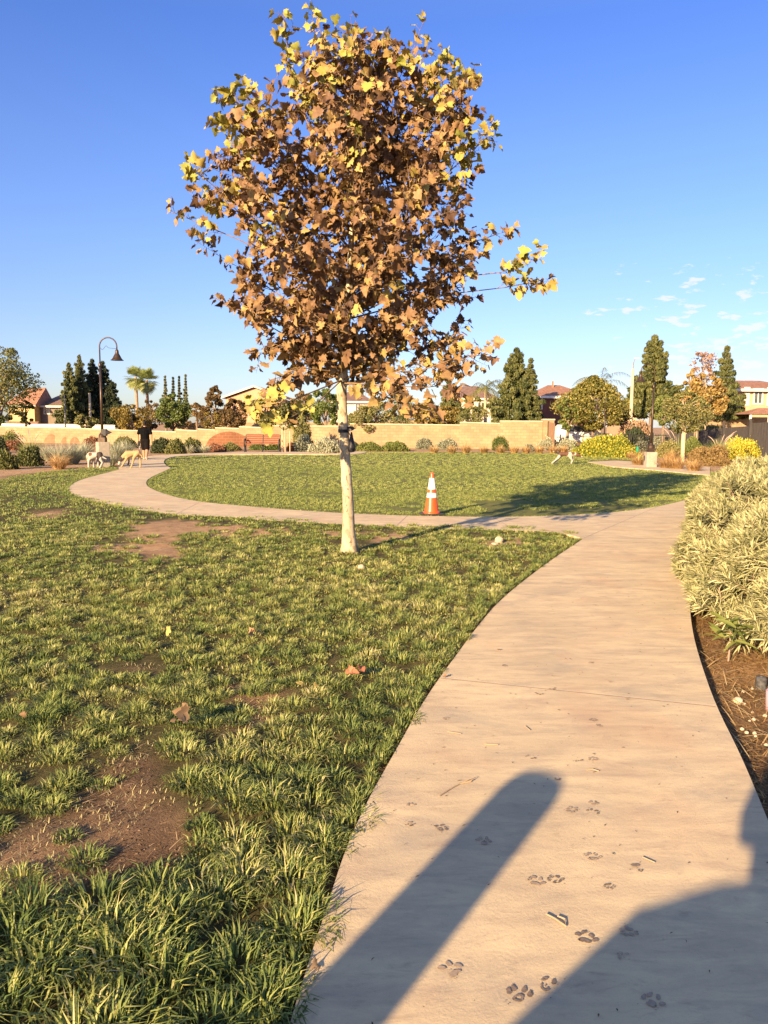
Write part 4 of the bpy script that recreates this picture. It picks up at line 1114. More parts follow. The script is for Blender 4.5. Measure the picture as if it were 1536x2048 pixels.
def patch(x0, x1, ytop, dw, arch=1.0):
    A, B, T = P(x0,900,dw), P(x1,900,dw), P((x0+x1)/2,ytop,dw); mb = MB(); n = 16; pts = []
    for i in range(n+1):
        u = i/n; pts.append((A.x+(B.x-A.x)*u, T.z*(math.sin(math.pi*u)**(.55 if arch == 1 else .8))))
    fr = [(x, -.035, max(z,.0)+.1) for x, z in pts]; bk = [(x, -.004, z) for x, _, z in fr]
    yo = dw-55; lo = [(x, -.035, -.05) for x, _ in pts]; lb = [(x,-.004,-.05) for x,_ in pts]
    vs = [(x, y+yo, z) for x,y,z in fr+lo+bk]; m_ = n+1
    mb.add(vs, [(i+m_, i+1+m_, i+1, i) for i in range(n)]+[(i, i+1, i+1+2*m_, i+2*m_) for i in range(n)])
    mb.build("red_patch", M_redpaint if arch == 1 else M_redpale, wl_)
patch(412,505,863,55.35); patch(88,120,868,60.35,2); patch(122,142,874,60.0,2); patch(140,160,874,59.6,2)
# gate panel and dark fences right of the wall
M_wood = mat("gate_wood", (.22,.13,.075), (.32,.20,.12), 3, stretch=(8,8,1), bump=.3)
M_iron = mat("black_iron", (.02,.02,.02), (.035,.033,.03), 8, rough=.5)
gt = empty("wooden_gate", P(1098,872,52.9), 'brown slatted wooden gate standing ajar at the end of the block wall', 'gate'); mb = MB(); gz = P(1098,844,52.9).z
A = P(1097,850,52.9) - gt.location; B = P(1110,850,51.5) - gt.location
for k in range(7):
    u0, u1 = k/7, (k+.86)/7; a_, b_ = A.lerp(B,u0), A.lerp(B,u1); za = gz-gt.location.z
    mb.add([(a_.x,a_.y,-.9),(b_.x,b_.y,-.9),(b_.x,b_.y,za-.1*u0),(a_.x,a_.y,za-.1*u0),(a_.x+.03,a_.y+.03,-.9),(b_.x+.03,b_.y+.03,-.9),(b_.x+.03,b_.y+.03,za-.1*u0),(a_.x+.03,a_.y+.03,za-.1*u0)],
           [(0,1,2,3),(7,6,5,4),(0,4,5,1),(1,5,6,2),(2,6,7,3),(3,7,4,0)])
mb.build("slat_panel", M_wood, gt)
mb = MB(); mb.box(A.x-.05,A.x+.03,A.y-.03,A.y+.05,-.95,gz-gt.location.z+.05); mb.build("gate_post", M_iron, gt)
pf = empty("picket_fence", (P(1112,870,52).x, 52, 0), 'thin black iron picket fence in front of the white car and the trees', 'fence'); o = Vector(pf.location); mb = MB()
F0, F1 = P(1112,871,52), P(1392,866,50)
for k in range(86):
    q = F0.lerp(F1, k/85)-o; ht = q.z+o.z
    mb.box(q.x-.012,q.x+.012,q.y-.012,q.y+.012,-.1,ht)
mb.build("pickets", M_iron, pf); mb = MB()
for dz in (.12, .75): mb.tube([F0-o-Vector((0,0,dz)), F1-o-Vector((0,0,dz))], .02, 4)
mb.build("rail", M_iron, pf)
for k in range(6):
    q = F0.lerp(F1, (k+.2)/6)-o; mb = MB(); mb.box(q.x-.04,q.x+.04,q.y-.04,q.y+.04,-.1,q.z+.08); mb.build("fence_post", M_iron, pf)
M_vinyl = mat("dark_fence_board", (.035,.032,.032), (.06,.055,.052), 4, rough=.7, stretch=(6,6,.6))
df = empty("board_fence", (P(1345,860,50).x, 50, 0), 'dark board fence descending behind the hedge at the right', 'fence'); o = Vector(df.location)
FP = [(1340,862,49.5),(1395,860,47.5),(1500,852,43.5),(1503,846,43.3),(1545,844,42),(1720,830,37)]
mb = MB(); mr = MB()
for (a, b) in zip(FP[:-1], FP[1:]):
    A, B = P(*a)-o, P(*b)-o; L = (B-A).length; nb_ = max(1, int(L/.16))
    for k in range(nb_):
        u0, u1 = k/nb_, (k+.93)/nb_; p, q = A.lerp(B,u0), A.lerp(B,u1); j = random.uniform(0,.012)
        mb.add([(p.x,p.y-j,-.1),(q.x,q.y-j,-.1),(q.x,q.y-j,q.z),(p.x,p.y-j,p.z),(p.x,p.y+.03,-.1),(q.x,q.y+.03,-.1),(q.x,q.y+.03,q.z),(p.x,p.y+.03,p.z)],
               [(0,1,2,3),(7,6,5,4),(0,4,5,1),(1,5,6,2),(2,6,7,3),(3,7,4,0)])
mb.build("boards", M_vinyl, df)
for (x, y, d_) in ((1342,860,49.4),(1395,858,47.4),(1448,854.5,45.4),(1501,842,43.3),(1545,842,42)):
    q = P(x,y,d_)-o; mb = MB(); mb.box(q.x-.07,q.x+.07,q.y-.07,q.y+.05,-.1,q.z+.04); mb.lathe([(.09,0),(.09,.03),(.01,.1)], (q.x,q.y-.01,q.z+.042), 4); mb.build("fence_post", M_vinyl, df)

# ------------------------------------------------------------------ houses beyond the wall
M_glass = mat("window_glass", (.05,.06,.075), (.09,.10,.12), 2, rough=.15, spec=.6)
M_wtrim = mat("window_trim", (.62,.56,.45), (.66,.6,.5), 3)
M_white = mat("white_paint", (.62,.60,.55), (.7,.68,.63), 3, rough=.5)
def roof_mat(name, a, b):
    m, n, l, p = new_mat(name); p.inputs['Roughness'].default_value = .85
    t = n.new('ShaderNodeTexCoord'); w = n.new('ShaderNodeTexWave'); w.wave_type='BANDS'; w.bands_direction='X'; w.inputs['Scale'].default_value = 2.2; w.inputs['Distortion'].default_value = .6
    l.new(t.outputs['Object'], w.inputs['Vector'])
    nz = n.new('ShaderNodeTexNoise'); nz.inputs['Scale'].default_value = 3.5; nz.inputs['Detail'].default_value = 5; l.new(t.outputs['Object'], nz.inputs['Vector'])
    r = n.new('ShaderNodeValToRGB'); r.color_ramp.elements[0].position=.35; r.color_ramp.elements[1].position=.65; r.color_ramp.elements[0].color=c4(a); r.color_ramp.elements[1].color=c4(b); l.new(nz.outputs['Fac'], r.inputs[0])
    l.new(r.outputs[0], p.inputs['Base Color']); bp = n.new('ShaderNodeBump'); bp.inputs['Strength'].default_value=.8; bp.inputs['Distance'].default_value=.08; l.new(w.outputs['Fac'], bp.inputs['Height']); l.new(bp.outputs[0], p.inputs['Normal'])
    return m
M_roof = roof_mat("clay_tile", (.30,.145,.085), (.42,.22,.135)); M_roof2 = roof_mat("brown_tile", (.20,.12,.09), (.29,.18,.13))
def house(label, xl, xr, y_eave, y_ridge, d, depth, wallm, roofm, windows=(), roof='hip', rz=0, ridge=.35, trim=M_wtrim, chimney=None, gable_front=False, extra=None):
    A, B = P(xl,y_eave,d), P(xr,y_eave,d); w = B.x-A.x; ze = A.z; zr = P(xl,y_ridge,d+(0 if gable_front else depth/2)).z
    root = empty("house", ((A.x+B.x)/2, d, 0), label, 'house', rz=rz)
    mb = MB(); mb.box(-w/2, w/2, 0, depth, -.2, ze); body = mb.build("wall", wallm, root)
    ov = .45; mb = MB(); fas = MB(); x0, x1, y0, y1 = -w/2-ov, w/2+ov, -ov, depth+ov
    if roof == 'hip':
        rl = w*ridge/2; my = depth/2
        base = [(x0,y0,ze),(x1,y0,ze),(x1,y1,ze),(x0,y1,ze)]
        mb.add(base+[(-rl,my,zr),(rl,my,zr)], [(0,1,5,4),(1,2,5),(2,3,4,5),(3,0,4),(3,2,1,0)])
    elif gable_front:
        mb.add([(x0,y0,ze),(x1,y0,ze),(0,y0,zr),(x0,y1,ze),(x1,y1,ze),(0,y1,zr),(x0,y0,ze+.22),(x1,y0,ze+.22),(0,y0,zr+.24),(x0,y1,ze+.22),(x1,y1,ze+.22),(0,y1,zr+.24)],
               [(6,8,11,9),(8,7,10,11),(0,3,5,2),(2,5,4,1),(0,2,8,6),(2,1,7,8),(3,9,11,5),(5,11,10,4),(0,6,9,3),(1,4,10,7)])
        g_ = MB(); g_.add([(-w/2,.01,ze+.002),(w/2,.01,ze+.002),(0,.01,zr-.1),(-w/2,.2,ze+.002),(w/2,.2,ze+.002),(0,.2,zr-.1)], [(0,1,2),(5,4,3),(0,2,5,3),(1,4,5,2)]); g_.build("gable", wallm, root)
        fas.add([(x0,y0-.02,ze),(x0,y0-.02,ze+.2),(0,y0-.02,zr+.22),(0,y0-.02,zr)], [(0,3,2,1)]); fas.add([(x1,y0-.02,ze),(x1,y0-.02,ze+.2),(0,y0-.02,zr+.22),(0,y0-.02,zr)], [(0,1,2,3)])
    else:
        my = depth/2; mb.add([(x0,y0,ze),(x1,y0,ze),(x1,y1,ze),(x0,y1,ze),(x0,my,zr),(x1,my,zr)], [(0,1,5,4),(2,3,4,5),(0,4,3),(1,2,5),(3,2,1,0)])
    rf = mb.build("roof", roofm, root)
    if not gable_front:
        for (a,b,c_,e) in ((x0-.02,x1+.02,y0-.06,y0-.002),(x0-.02,x1+.02,y1+.002,y1+.06)): fas.box(a,b,c_,e,ze-.17,ze+.05)
        fas.box(x0-.06,x0-.022,y0,y1,ze-.17,ze+.05); fas.box(x1+.022,x1+.06,y0,y1,ze-.17,ze+.05)
    fas.build("fascia", trim, root)
    if chimney is not None:
        c_ = MB(); c_.box(chimney-.08,chimney+.08,depth*.4,depth*.4+.16,zr-.8,zr+.35); c_.build("vent_pipe", roofm, rf)
    for (x, y, ww, hh) in windows:
        p0 = P(x, y, d); X0 = p0.x-root.location.x; Z0 = p0.z; W_, H_ = ww*d/FPX, hh*d/FPX
        f_ = MB(); t_ = .13
        f_.box(X0-W_/2-t_,X0+W_/2+t_,-.06,-.002,Z0-H_/2-t_,Z0-H_/2); f_.box(X0-W_/2-t_,X0+W_/2+t_,-.06,-.002,Z0+H_/2,Z0+H_/2+t_)
        f_.box(X0-W_/2-t_,X0-W_/2,-.06,-.002,Z0-H_/2+.001,Z0+H_/2-.001); f_.box(X0+W_/2,X0+W_/2+t_,-.06,-.002,Z0-H_/2+.001,Z0+H_/2-.001); f_.box(X0-.04,X0+.04,-.05,-.003,Z0-H_/2+.001,Z0+H_/2-.001)
        w_ = f_.build("window", trim, root); g_ = MB(); g_.box(X0-W_/2+.001,X0+W_/2-.001,-.02,-.004,Z0-H_/2+.001,Z0+H_/2-.001); g_.build("pane", M_glass, w_)
    if extra: extra(root, d, w, depth, ze)
    return root
M_stucco_y = mat("yellow_stucco", (.50,.37,.15), (.56,.42,.19), 2); M_stucco_t = mat("tan_stucco", (.40,.27,.16), (.46,.32,.2), 2); M_stucco_p = mat("peach_stucco", (.42,.25,.15), (.48,.29,.18), 2)
M_stucco_r = mat("maroon_stucco", (.13,.05,.035), (.17,.07,.05), 2); M_stucco_w = mat("white_stucco", (.55,.50,.42), (.6,.55,.47), 2); M_stucco_g = mat("grey_brown_stucco", (.16,.125,.09), (.2,.16,.12), 2)
def left_wing(root, d, w, depth, ze):
    mb = MB(); x0 = -w/2-3.2; mb.box(x0, -w/2-.004, -1.6, 4, -.2, ze); wg = mb.build("wall", M_stucco_y, root)
    mb = MB(); mb.add([(x0-.4,-2,ze),(-w/2+.3,-2,ze),(-w/2+.3,4,ze),(x0-.4,4,ze),(x0+1.2,1.2,ze+2.3),(-w/2+.3,1.2,ze+2.3)], [(0,1,5,4),(1,2,5),(2,3,4,5),(3,0,4),(3,2,1,0)]); mb.build("roof", M_roof, root)
    mb = MB(); mb.box(x0-.42,-w/2+.34,-2.06,-2.002,ze-.15,ze+.04); mb.build("fascia", M_wtrim, root)
    mb = MB(); mb.add([(x0-.2,-3.4,ze-3.3),(-w/2+.5,-3.4,ze-3.3),(-w/2+.5,-1.6,ze-1.9),(x0-.2,-1.6,ze-1.9)], [(0,1,2,3)]); mb.box(x0-.2,-w/2+.5,-3.5,-3.402,ze-3.45,ze-3.28); mb.build("porch_roof", M_roof2, root)
house('two storey house with a sunlit yellow wing and brown walls at far left', 80, 128, 812, 789, 96, 9, M_stucco_g, M_roof2, [(94,822,9,9)], extra=left_wing, ridge=.5)
house('peach house with a broad gable above the brown tree beyond the wall', 452, 565, 797, 774, 92, 10, M_stucco_p, M_roof, roof='gable', gable_front=True, trim=M_wtrim)
house('pale house glimpsed just right of the sycamore trunk', 660, 742, 803, 784, 96, 9, M_stucco_w, M_roof2, [(716,816,8,14)])
house('white house half hidden behind the drooping palm and the pines', 905, 992, 797, 772, 90, 9, M_stucco_w, M_roof2, [(962,812,12,14)])
def garage(root, d, w, depth, ze):
    mb = MB(); mb.box(-w/2-.3, w/2+.3, -1.6, -.004, ze-3.05, ze-2.85); mb.build("porch_roof", M_white, root)
    mb = MB(); mb.box(-w/2+.4, w/2-2.2, -.05, -.004, -.1, ze-3.4); mb.build("garage_door", mat("garage_door", (.04,.03,.025),(.06,.045,.035),3), root)
house('dark maroon two storey house with red tile roof and white trimmed windows', 1078, 1180, 793, 770, 76, 10, M_stucco_r, M_roof, [(1076,806,13,20),(1122,806,14,20),(1162,806,12,18)], extra=garage, ridge=.25, trim=M_white, chimney=-.3)
house('small peach house seen between the yellow tree and the tall pine', 1250, 1275, 807, 800, 104, 8, M_stucco_t, M_roof, [(1256,812,4,6)], ridge=.3)
def shut(root, d, w, depth, ze):
    for xx in (-.95,.95):
        p0 = P(1516,793,d); mb = MB(); X0 = p0.x-root.location.x+xx*1.02; mb.box(X0-.24,X0+.24,-.07,-.003,p0.z-.78,p0.z+.78); mb.build("shutter", M_wtrim, root)
house('peach house with closed cream shutters at the right edge', 1472, 1610, 779, 761, 66, 10, M_stucco_t, M_roof, [(1516,793,14,26)], extra=shut, ridge=.5)
def gz_(root): pass
gb = empty("gazebo", (P(1520,845,58).x, 58, 0), 'low red hipped gazebo roof behind the fence at right edge', 'gazebo'); p0 = P(1520,845,58); mb = MB(); ze = P(1520,829,58).z; zt = P(1520,816,58).z
mb.add([(-1.5,-1.5,ze),(1.5,-1.5,ze),(1.5,1.5,ze),(-1.5,1.5,ze),(-.2,0,zt),(.6,0,zt)], [(0,1,5,4),(1,2,5),(2,3,4,5),(3,0,4),(3,2,1,0)]); mb.build("roof", M_roof, gb)
for sx in (-1.35,0,1.35):
    mb = MB(); mb.box(sx-.06,sx+.06,-1.35,-1.23,-.1,ze-.001); mb.build("post", M_white, gb)
def low_wall(label, pts, d, m):
    r = empty("garden_wall", (P(pts[0][0],850,d).x, d, 0), label, 'wall'); o = r.location; mb = MB()
    for a, b in zip(pts[:-1], pts[1:]):
        A, B = P(a[0],a[1],d), P(b[0],b[1],d)
        mb.add([(A.x-o.x,0,-.1),(B.x-o.x,0,-.1),(B.x-o.x,.2,-.1),(A.x-o.x,.2,-.1),(A.x-o.x,0,A.z),(B.x-o.x,0,B.z),(B.x-o.x,.2,B.z),(A.x-o.x,.2,A.z)], [(0,3,2,1),(4,5,6,7),(0,1,5,4),(1,2,6,5),(2,3,7,6),(3,0,4,7)])
    mb.build("wall_body", m, r)
M_dry = mat("dry_slope", (.42,.30,.16), (.5,.37,.21), .6)
low_wall('pale garden wall across the street behind the left trees', [(-200,842),(60,848),(128,848),(230,850)], 84, M_stucco_w)
low_wall('second tan wall across the street between the far trees', [(345,846),(400,846),(470,845),(620,845),(900,838)], 78, M_block)
low_wall('tan garden wall in front of the peach shuttered house', [(1395,842),(1460,838),(1480,834),(1700,834)], 60, M_block)

# ------------------------------------------------------------------ trees beyond the wall
GT = 'trees beyond the wall'
tree("feathery_tree", 'loose feathery tree hanging over the left edge of the view', -10, 690, 846, 190, 66, 'olive', 9000, .13, 'round', trunk_r=.22, clumps=80, group=GT, tone=.42)
# its drooping outer sprays
tree("small_tree", 'small olive street tree behind the wall in front of the far yellow house', 50, 800, 850, 42, 70, 'olive', 1500, .13, group=GT, clumps=18)
conifer("pine_tree", 'green pine, leftmost of the dark pine row behind the left lamp', 137, 727, 850, 66, 90, 'pine', group=GT, n=4200)
conifer("pine_tree", 'tall narrow green pine second from the left in the pine row', 158, 711, 848, 66, 92, 'pine', group=GT, n=4200)
conifer("pine_tree", 'tallest dark pine just left of the left lamp post', 184, 719, 846, 74, 94, 'dark', group=GT, n=5000)
conifer("pine_tree", 'dark pine right behind the left lamp post', 205, 723, 846, 78, 95, 'dark', group=GT, n=5000)
conifer("pine_tree", 'shorter dark pine right of the left lamp post', 224, 765, 846, 62, 93, 'dark', group=GT, n=4600)
tree("small_tree", 'light olive bushy tree beneath the pine row left of the lamp', 172, 828, 860, 44, 68, 'olive', 2200, .12, group=GT, clumps=20, tone=.65)
fan_palm('left one of the pair of fan palms', 271, 735, 805, 104, 'fan palms beyond the trees'); fan_palm('right one of the pair of fan palms', 293, 741, 805, 102, 'fan palms beyond the trees')
tree("broadleaf_tree", 'orange-tinged bushy tree behind the walking person', 262, 806, 862, 92, 70, 'gold', 4600, .13, group=GT, tone=.28)
conifer("slim_pine", 'slender pine, first of the group right of the fan palms', 330, 752, 830, 20, 130, 'pine', group=GT, n=1800, sparse=True)
conifer("slim_pine", 'slender dark pine, second of the group right of the fan palms', 346, 755, 830, 16, 131, 'dark', group=GT, n=1800, sparse=True)
conifer("slim_pine", 'slender dark pine, third of the group right of the fan palms', 358, 753, 830, 15, 129, 'dark', group=GT, n=1800, sparse=True)
conifer("slim_pine", 'slender green pine, last of the group right of the fan palms', 371, 750, 830, 18, 128, 'pine', group=GT, n=1800, sparse=True)
tree("broadleaf_tree", 'dense green round tree below the slender pines', 345, 787, 858, 76, 76, 'green', 5200, .14, group=GT, tone=.6)
tree("small_tree", 'small grey-green tree between the green tree and the brown cone tree', 393, 806, 860, 44, 74, 'brown', 2200, .12, group=GT, tone=.7, clumps=24)
tree("brown_tree", 'brown cone-shaped tree left of the peach gable', 430, 770, 856, 74, 72, 'brown', 5200, .13, 'cone', group=GT, clumps=60, tone=.5)
tree("brown_tree", 'wide brown tree in front of the peach gable', 468, 797, 858, 66, 70, 'brown', 4200, .13, group=GT, tone=.42)
tree("small_tree", 'small yellow-green tree in front of the brown cone tree', 424, 820, 862, 40, 62, 'gold', 1800, .11, group=GT, clumps=20, tone=.3)
tree("broadleaf_tree", 'olive tree behind the low yellow leaves of the sycamore', 530, 786, 856, 90, 70, 'olive', 4600, .13, group=GT, tone=.5)
tree("broadleaf_tree", 'dark olive tree right of the bench and its stakes', 590, 798, 852, 66, 72, 'olive', 3000, .13, group=GT, tone=.35)
tree("broadleaf_tree", 'dense green tree left of the sycamore trunk', 652, 776, 854, 84, 68, 'green', 6000, .13, group=GT, tone=.6)
tree("broadleaf_tree", 'light olive tree right of the sycamore trunk beyond the wall', 752, 800, 850, 80, 70, 'olive', 3600, .12, group=GT, tone=.68)
tree("broadleaf_tree", 'dark green tree under the sycamore crown', 800, 782, 848, 60, 80, 'green', 3000, .13, group=GT, tone=.4)
tree("broadleaf_tree", 'golden olive tree low between the crown and the near pine', 845, 802, 850, 70, 66, 'gold', 3200, .12, group=GT, tone=.3)
conifer("pine_tree", 'broad yellowish pine left of the drooping palm', 898, 762, 846, 84, 66, 'pine', group=GT, n=6500, leaf=.19)
tree("golden_shrub_tree", 'golden bushy shrub at the foot of the broad yellowish pine', 893, 812, 848, 74, 62, 'gold', 2600, .12, group=GT, tone=.35)
queen_palm('drooping palm between the two pines right of the sycamore', 972, 752, 72, 90, 'drooping palms')
conifer("pine_tree", 'large bushy pine left of the maroon house', 1034, 697, 850, 124, 68, 'pine', group=GT, n=11000, leaf=.2)
conifer("pine_tree", 'shorter shoulder pine against the maroon house', 1062, 718, 850, 66, 67, 'pine', group=GT, n=5000, leaf=.2)
queen_palm('drooping palm rising behind the big yellow-green tree', 1203, 735, 70, 120, 'drooping palms')
tree("yellow_green_tree", 'big yellow-green tree covering the small lamp', 1190, 750, 860, 156, 58, 'ygreen', 17000, .11, 'egg', group=GT, tone=.5, clumps=130, trunk_r=.1)
tree("broadleaf_tree", 'green lacy tree in front of the maroon house', 1138, 792, 862, 48, 57, 'green', 2200, .10, group=GT, tone=.75, clumps=26)
conifer("pine_tree", 'tallest pine, behind the right lamp', 1310, 672, 832, 118, 62, 'pine', group=GT, n=12000, leaf=.2)
tree("broadleaf_tree", 'leafy green tree between the right lamp and the young staked tree', 1330, 790, 850, 50, 54, 'green', 2600, .10, group=GT, tone=.78)
tree("autumn_tree", 'autumn sycamore with rusty leaves and a rosy bare top at right', 1415, 746, 845, 88, 50, 'rust', 5200, .12, group=GT, clumps=60, tone=.58, trunk_r=.09, tmat=M_pale_trunk)
tree("bare_autumn_tree", 'sparse rosy top shoots above the rusty autumn sycamore', 1408, 700, 775, 62, 50.4, 'rose', 700, .11, 'vase', group=GT, clumps=60, tone=.5, trunk_r=.03, tmat=M_pale_trunk)
conifer("pine_tree", 'pine behind the rusty autumn tree beside the shuttered house', 1455, 694, 836, 84, 60, 'pine', group=GT, n=7500, leaf=.2)
shrub("dark_bush", 'dark bush with pale flowering top beside the tan street pole', 1268, 868, 66, 50, 'dark', 1800, .12, d=52.6)
shrub("flowering_bush", 'pale pinkish flowering bush below the tallest pine', 1270, 848, 80, 36, 'rose', 1800, .12, d=58, tone=.7, z0=.9)
tree("broadleaf_tree", 'dark green tree low between the pine row and the fan palms', 240, 818, 858, 40, 80, 'green', 2600, .14, group=GT, tone=.4)
tree("broadleaf_tree", 'brown-green tree behind the slender pines', 300, 800, 858, 60, 84, 'brown', 3200, .14, group=GT, tone=.6)
tree("broadleaf_tree", 'olive tree between the peach gable and the dense green tree', 606, 782, 852, 60, 80, 'brown', 3200, .14, group=GT, tone=.75)
tree("broadleaf_tree", 'low olive tree behind the wall just right of the trunk', 716, 822, 852, 60, 62, 'olive', 2600, .11, group=GT, tone=.7)
tree("broadleaf_tree", 'dim olive tree behind the drooping palm by the white house', 946, 790, 850, 60, 78, 'olive', 3200, .13, group=GT, tone=.5)
tree("broadleaf_tree", 'low leafy tree between the small lamp and the cream pole', 1246, 806, 852, 50, 66, 'olive', 2600, .12, group=GT, tone=.5)
tree("broadleaf_tree", 'yellow-olive tree behind the thick-staked young tree', 1362, 768, 846, 80, 64, 'olive', 4200, .13, group=GT, tone=.68)
tree("broadleaf_tree", 'golden tree with thin crown left of the rusty autumn tree', 1384, 735, 846, 56, 58, 'rust', 2600, .11, 'egg', group=GT, tone=.7)
# staked young trees in the beds
def stake(root, x, z0, z1, y=0, r=.035, m=None):
    mb = MB(); mb.tube([(x, y, z0), (x, y, z1)], r, 8); return mb.build("stake", m or M_stake, root)
def young(label, px, ytop, ybot, wpx, ybase, pal_, n, stakes, tone=.5, leaf=.07, tr_=.03, clumps=34, shape='round', lean=0, smat=None):
    b = at(px, ybase, -.05); r = tree("young_tree", label, px, ytop, ybot, wpx, b.y, pal_, n, leaf, shape, trunk_r=tr_, clumps=clumps, tone=tone, base=-.05, lean=lean, tmat=M_pale_trunk)
    for (dx, yt, r_) in stakes:
        stake(r, dx*b.y/FPX, -.05, P(px, yt, b.y).z+.05, .02+abs(dx)*.01, r_, smat)
    return r
young('young tree held by three tall stakes beside the bench', 570, 842, 862, 26, 905, 'olive', 160, [(-6,845,.028),(1,847,.028),(9,845,.022)], clumps=14)
young('small round staked tree just right of the sycamore trunk', 724, 828, 868, 74, 895, 'olive', 3000, [(1,866,.05),(5,868,.03)], tone=.6)
young('small round tree with one pale stake against the wall', 803, 830, 866, 56, 893, 'olive', 1700, [(0,858,.06)], tone=.5)
young('leaning feathery tree propped by a slanting stake before the wall', 958, 812, 880, 96, 896, 'olive', 4200, [(8,868,.04)], tone=.55, lean=-.3)
young('young olive-like tree with a thick pale stake right of the right lamp', 1372, 784, 866, 100, 925, 'olive', 6000, [(0,846,.09)], tone=.62, leaf=.06, tr_=.05, clumps=70)
young('darker young tree with two grey stakes behind the thick-staked tree', 1397, 800, 862, 72, 912, 'olive', 3200, [(-3,860,.06),(2,862,.06)], tone=.45, leaf=.06, smat=M_trunk)
def post(name, label, px, ybase_d, ytop, r, m, arm=None, cat='street lamp'):
    d = ybase_d; T = P(px, ytop, d); root = empty(name, (T.x, d, 0), label, cat); mb = MB(); mb.tube([(0,0,-.1),(0,0,T.z)], [r, r*.7], 10); mb.build("pole", m, root)
    if arm:
        mb = MB(); mb.tube([(0,0,T.z-.01),(arm*.3,0,T.z+.5),(arm,0,T.z+.75)], [r*.25,r*.2,r*.15], 8); mb.build("arm", M_trunk, root)
        mb = MB(); mb.box(min(arm-.05,arm+.3*(1 if arm>0 else -1)),max(arm-.05,arm+.3*(1 if arm>0 else -1)),-.08,.08,T.z+.75,T.z+.82); mb.build("lamp_head", M_white, root)
M_concpole = mat("concrete_pole", (.45,.38,.25), (.52,.44,.3), 5)
post("street_lamp", 'tan concrete street lamp pole before the dark pines', 179, 76, 786, .14, M_concpole, None)
post("street_lamp", 'tall cream street lamp pole beside the tallest pine', 1266, 58, 738, .15, M_concpole, .12)
post("thin_pole", 'thin grey pole in front of the leftmost pine', 128.5, 70, 790, .07, mat("grey_metal", (.2,.2,.2),(.25,.25,.25),4), None, 'pole')

# ------------------------------------------------------------------ white car behind the fence
ca = empty("parked_car", (P(1160,860,60).x, 60, 0), 'white car parked behind the iron picket fence beside the maroon house', 'car')
M_carw = mat("white_car_paint", (.75,.73,.70), rough=.25, spec=.6); M_tyre = mat("tyre_rubber", (.02,.02,.02), (.03,.03,.03), 20); M_rim = mat("wheel_rim", (.4,.4,.4), rough=.3, metal=.8)
def prof_box(mb, prof, y0, y1, taper=0):
    n = len(prof); mb.add([(x,y0+(taper if z>1.05 else 0),z) for x,z in prof]+[(x,y1-(taper if z>1.05 else 0),z) for x,z in prof], [tuple(range(n)), tuple(reversed(range(n,2*n)))]+[(i+n,(i+1)%n+n,(i+1)%n,i) for i in range(n)])
mb = MB(); prof_box(mb, [(-2.35,.35),(2.3,.35),(2.4,.75),(2.3,1.0),(1.35,1.1),(.75,1.62),(-1.6,1.7),(-2.2,1.1),(-2.4,.8)], -.92, .92, .14); mb.build("body", M_carw, ca, bevel=.05)
mb = MB(); prof_box(mb, [(.95,1.16),(.62,1.55),(-1.5,1.6),(-1.9,1.14)], -.80, .80); mb.build("window", M_glass, ca)
for sx in (-1.5,1.5):
    for sy_ in (-.9,.9):
        mb = MB(); mb.lathe([(.2,-.1),(.34,-.1),(.35,0),(.34,.1),(.2,.1)], n=20, M=Matrix.Translation((sx,sy_,.34)) @ Matrix.Rotation(math.pi/2,4,'X')); w_ = mb.build("wheel", M_tyre, ca)
        mb = MB(); mb.lathe([(.02,-.12),(.2,-.115),(.21,.115),(.02,.12)], n=14, M=Matrix.Translation((sx,sy_,.34)) @ Matrix.Rotation(math.pi/2,4,'X')); mb.build("rim", M_rim, w_)
for sy_ in (-.6,.6):
    mb = MB(); mb.box(2.28,2.42,sy_-.16,sy_+.16,.72,.86); mb.build("headlight", M_glass, ca)

# ------------------------------------------------------------------ planting beds
GB = 'bushes in the beds along the wall'
L_ = [("round_shrub",'clipped dark round shrub at the left edge of the bed',-6,905,50,42,'dark',.9),
 ("round_shrub",'clipped olive ball shrub nearest the lawn at far left',14,938,54,46,'olive',.35),
 ("round_shrub",'clipped upright dark shrub below the fountain grass',60,932,58,48,'olive',.22),
 ("round_shrub",'red-brown rounded bush behind the clipped shrubs',28,900,46,24,'red',.5),
 ("green_bush",'light green bush against the left wall',22,893,60,36,'green',.8)]
for (nm,lb,x,y,w,h,p_,tn) in L_: shrub(nm, lb, x, y, w, h, p_, 2200, .05, tone=tn)
grass_clump("fountain_grass", 'green fountain grass with pinkish plumes above the clipped shrub', 62, 920, 64, 50, 'blade', 700, plumes=12, wd=.014, tone=.6)
grass_clump("straw_grass", 'straw coloured grass tuft at the front of the left bed', 118, 938, 64, 36, 'straw', 600, wd=.012, tone=.75, upright=1.2)
GG = 'grey-green grass clumps of the left bed'
for (x,y,w,h,lb) in ((118,930,76,44,'pale grey-green grass clump behind the straw tuft'),(146,928,70,46,'pale grey-green grass clump left of the spotted dog'),(168,919,60,42,'grey-green grass clump directly left of the lamp pedestal'),
                     (232,922,60,46,'grey-green grass clump directly right of the lamp pedestal'),(252,914,50,36,'grey-green grass clump above the tan dog'),(222,932,40,30,'low grey-green grass clump at the foot of the lamp pedestal'),(96,922,50,34,'grey-green grass clump beside the fountain grass')):
    grass_clump("grey_green_grass", lb, x, y, w, h, 'bluegrass', 480, GG, wd=.022, tone=.55)
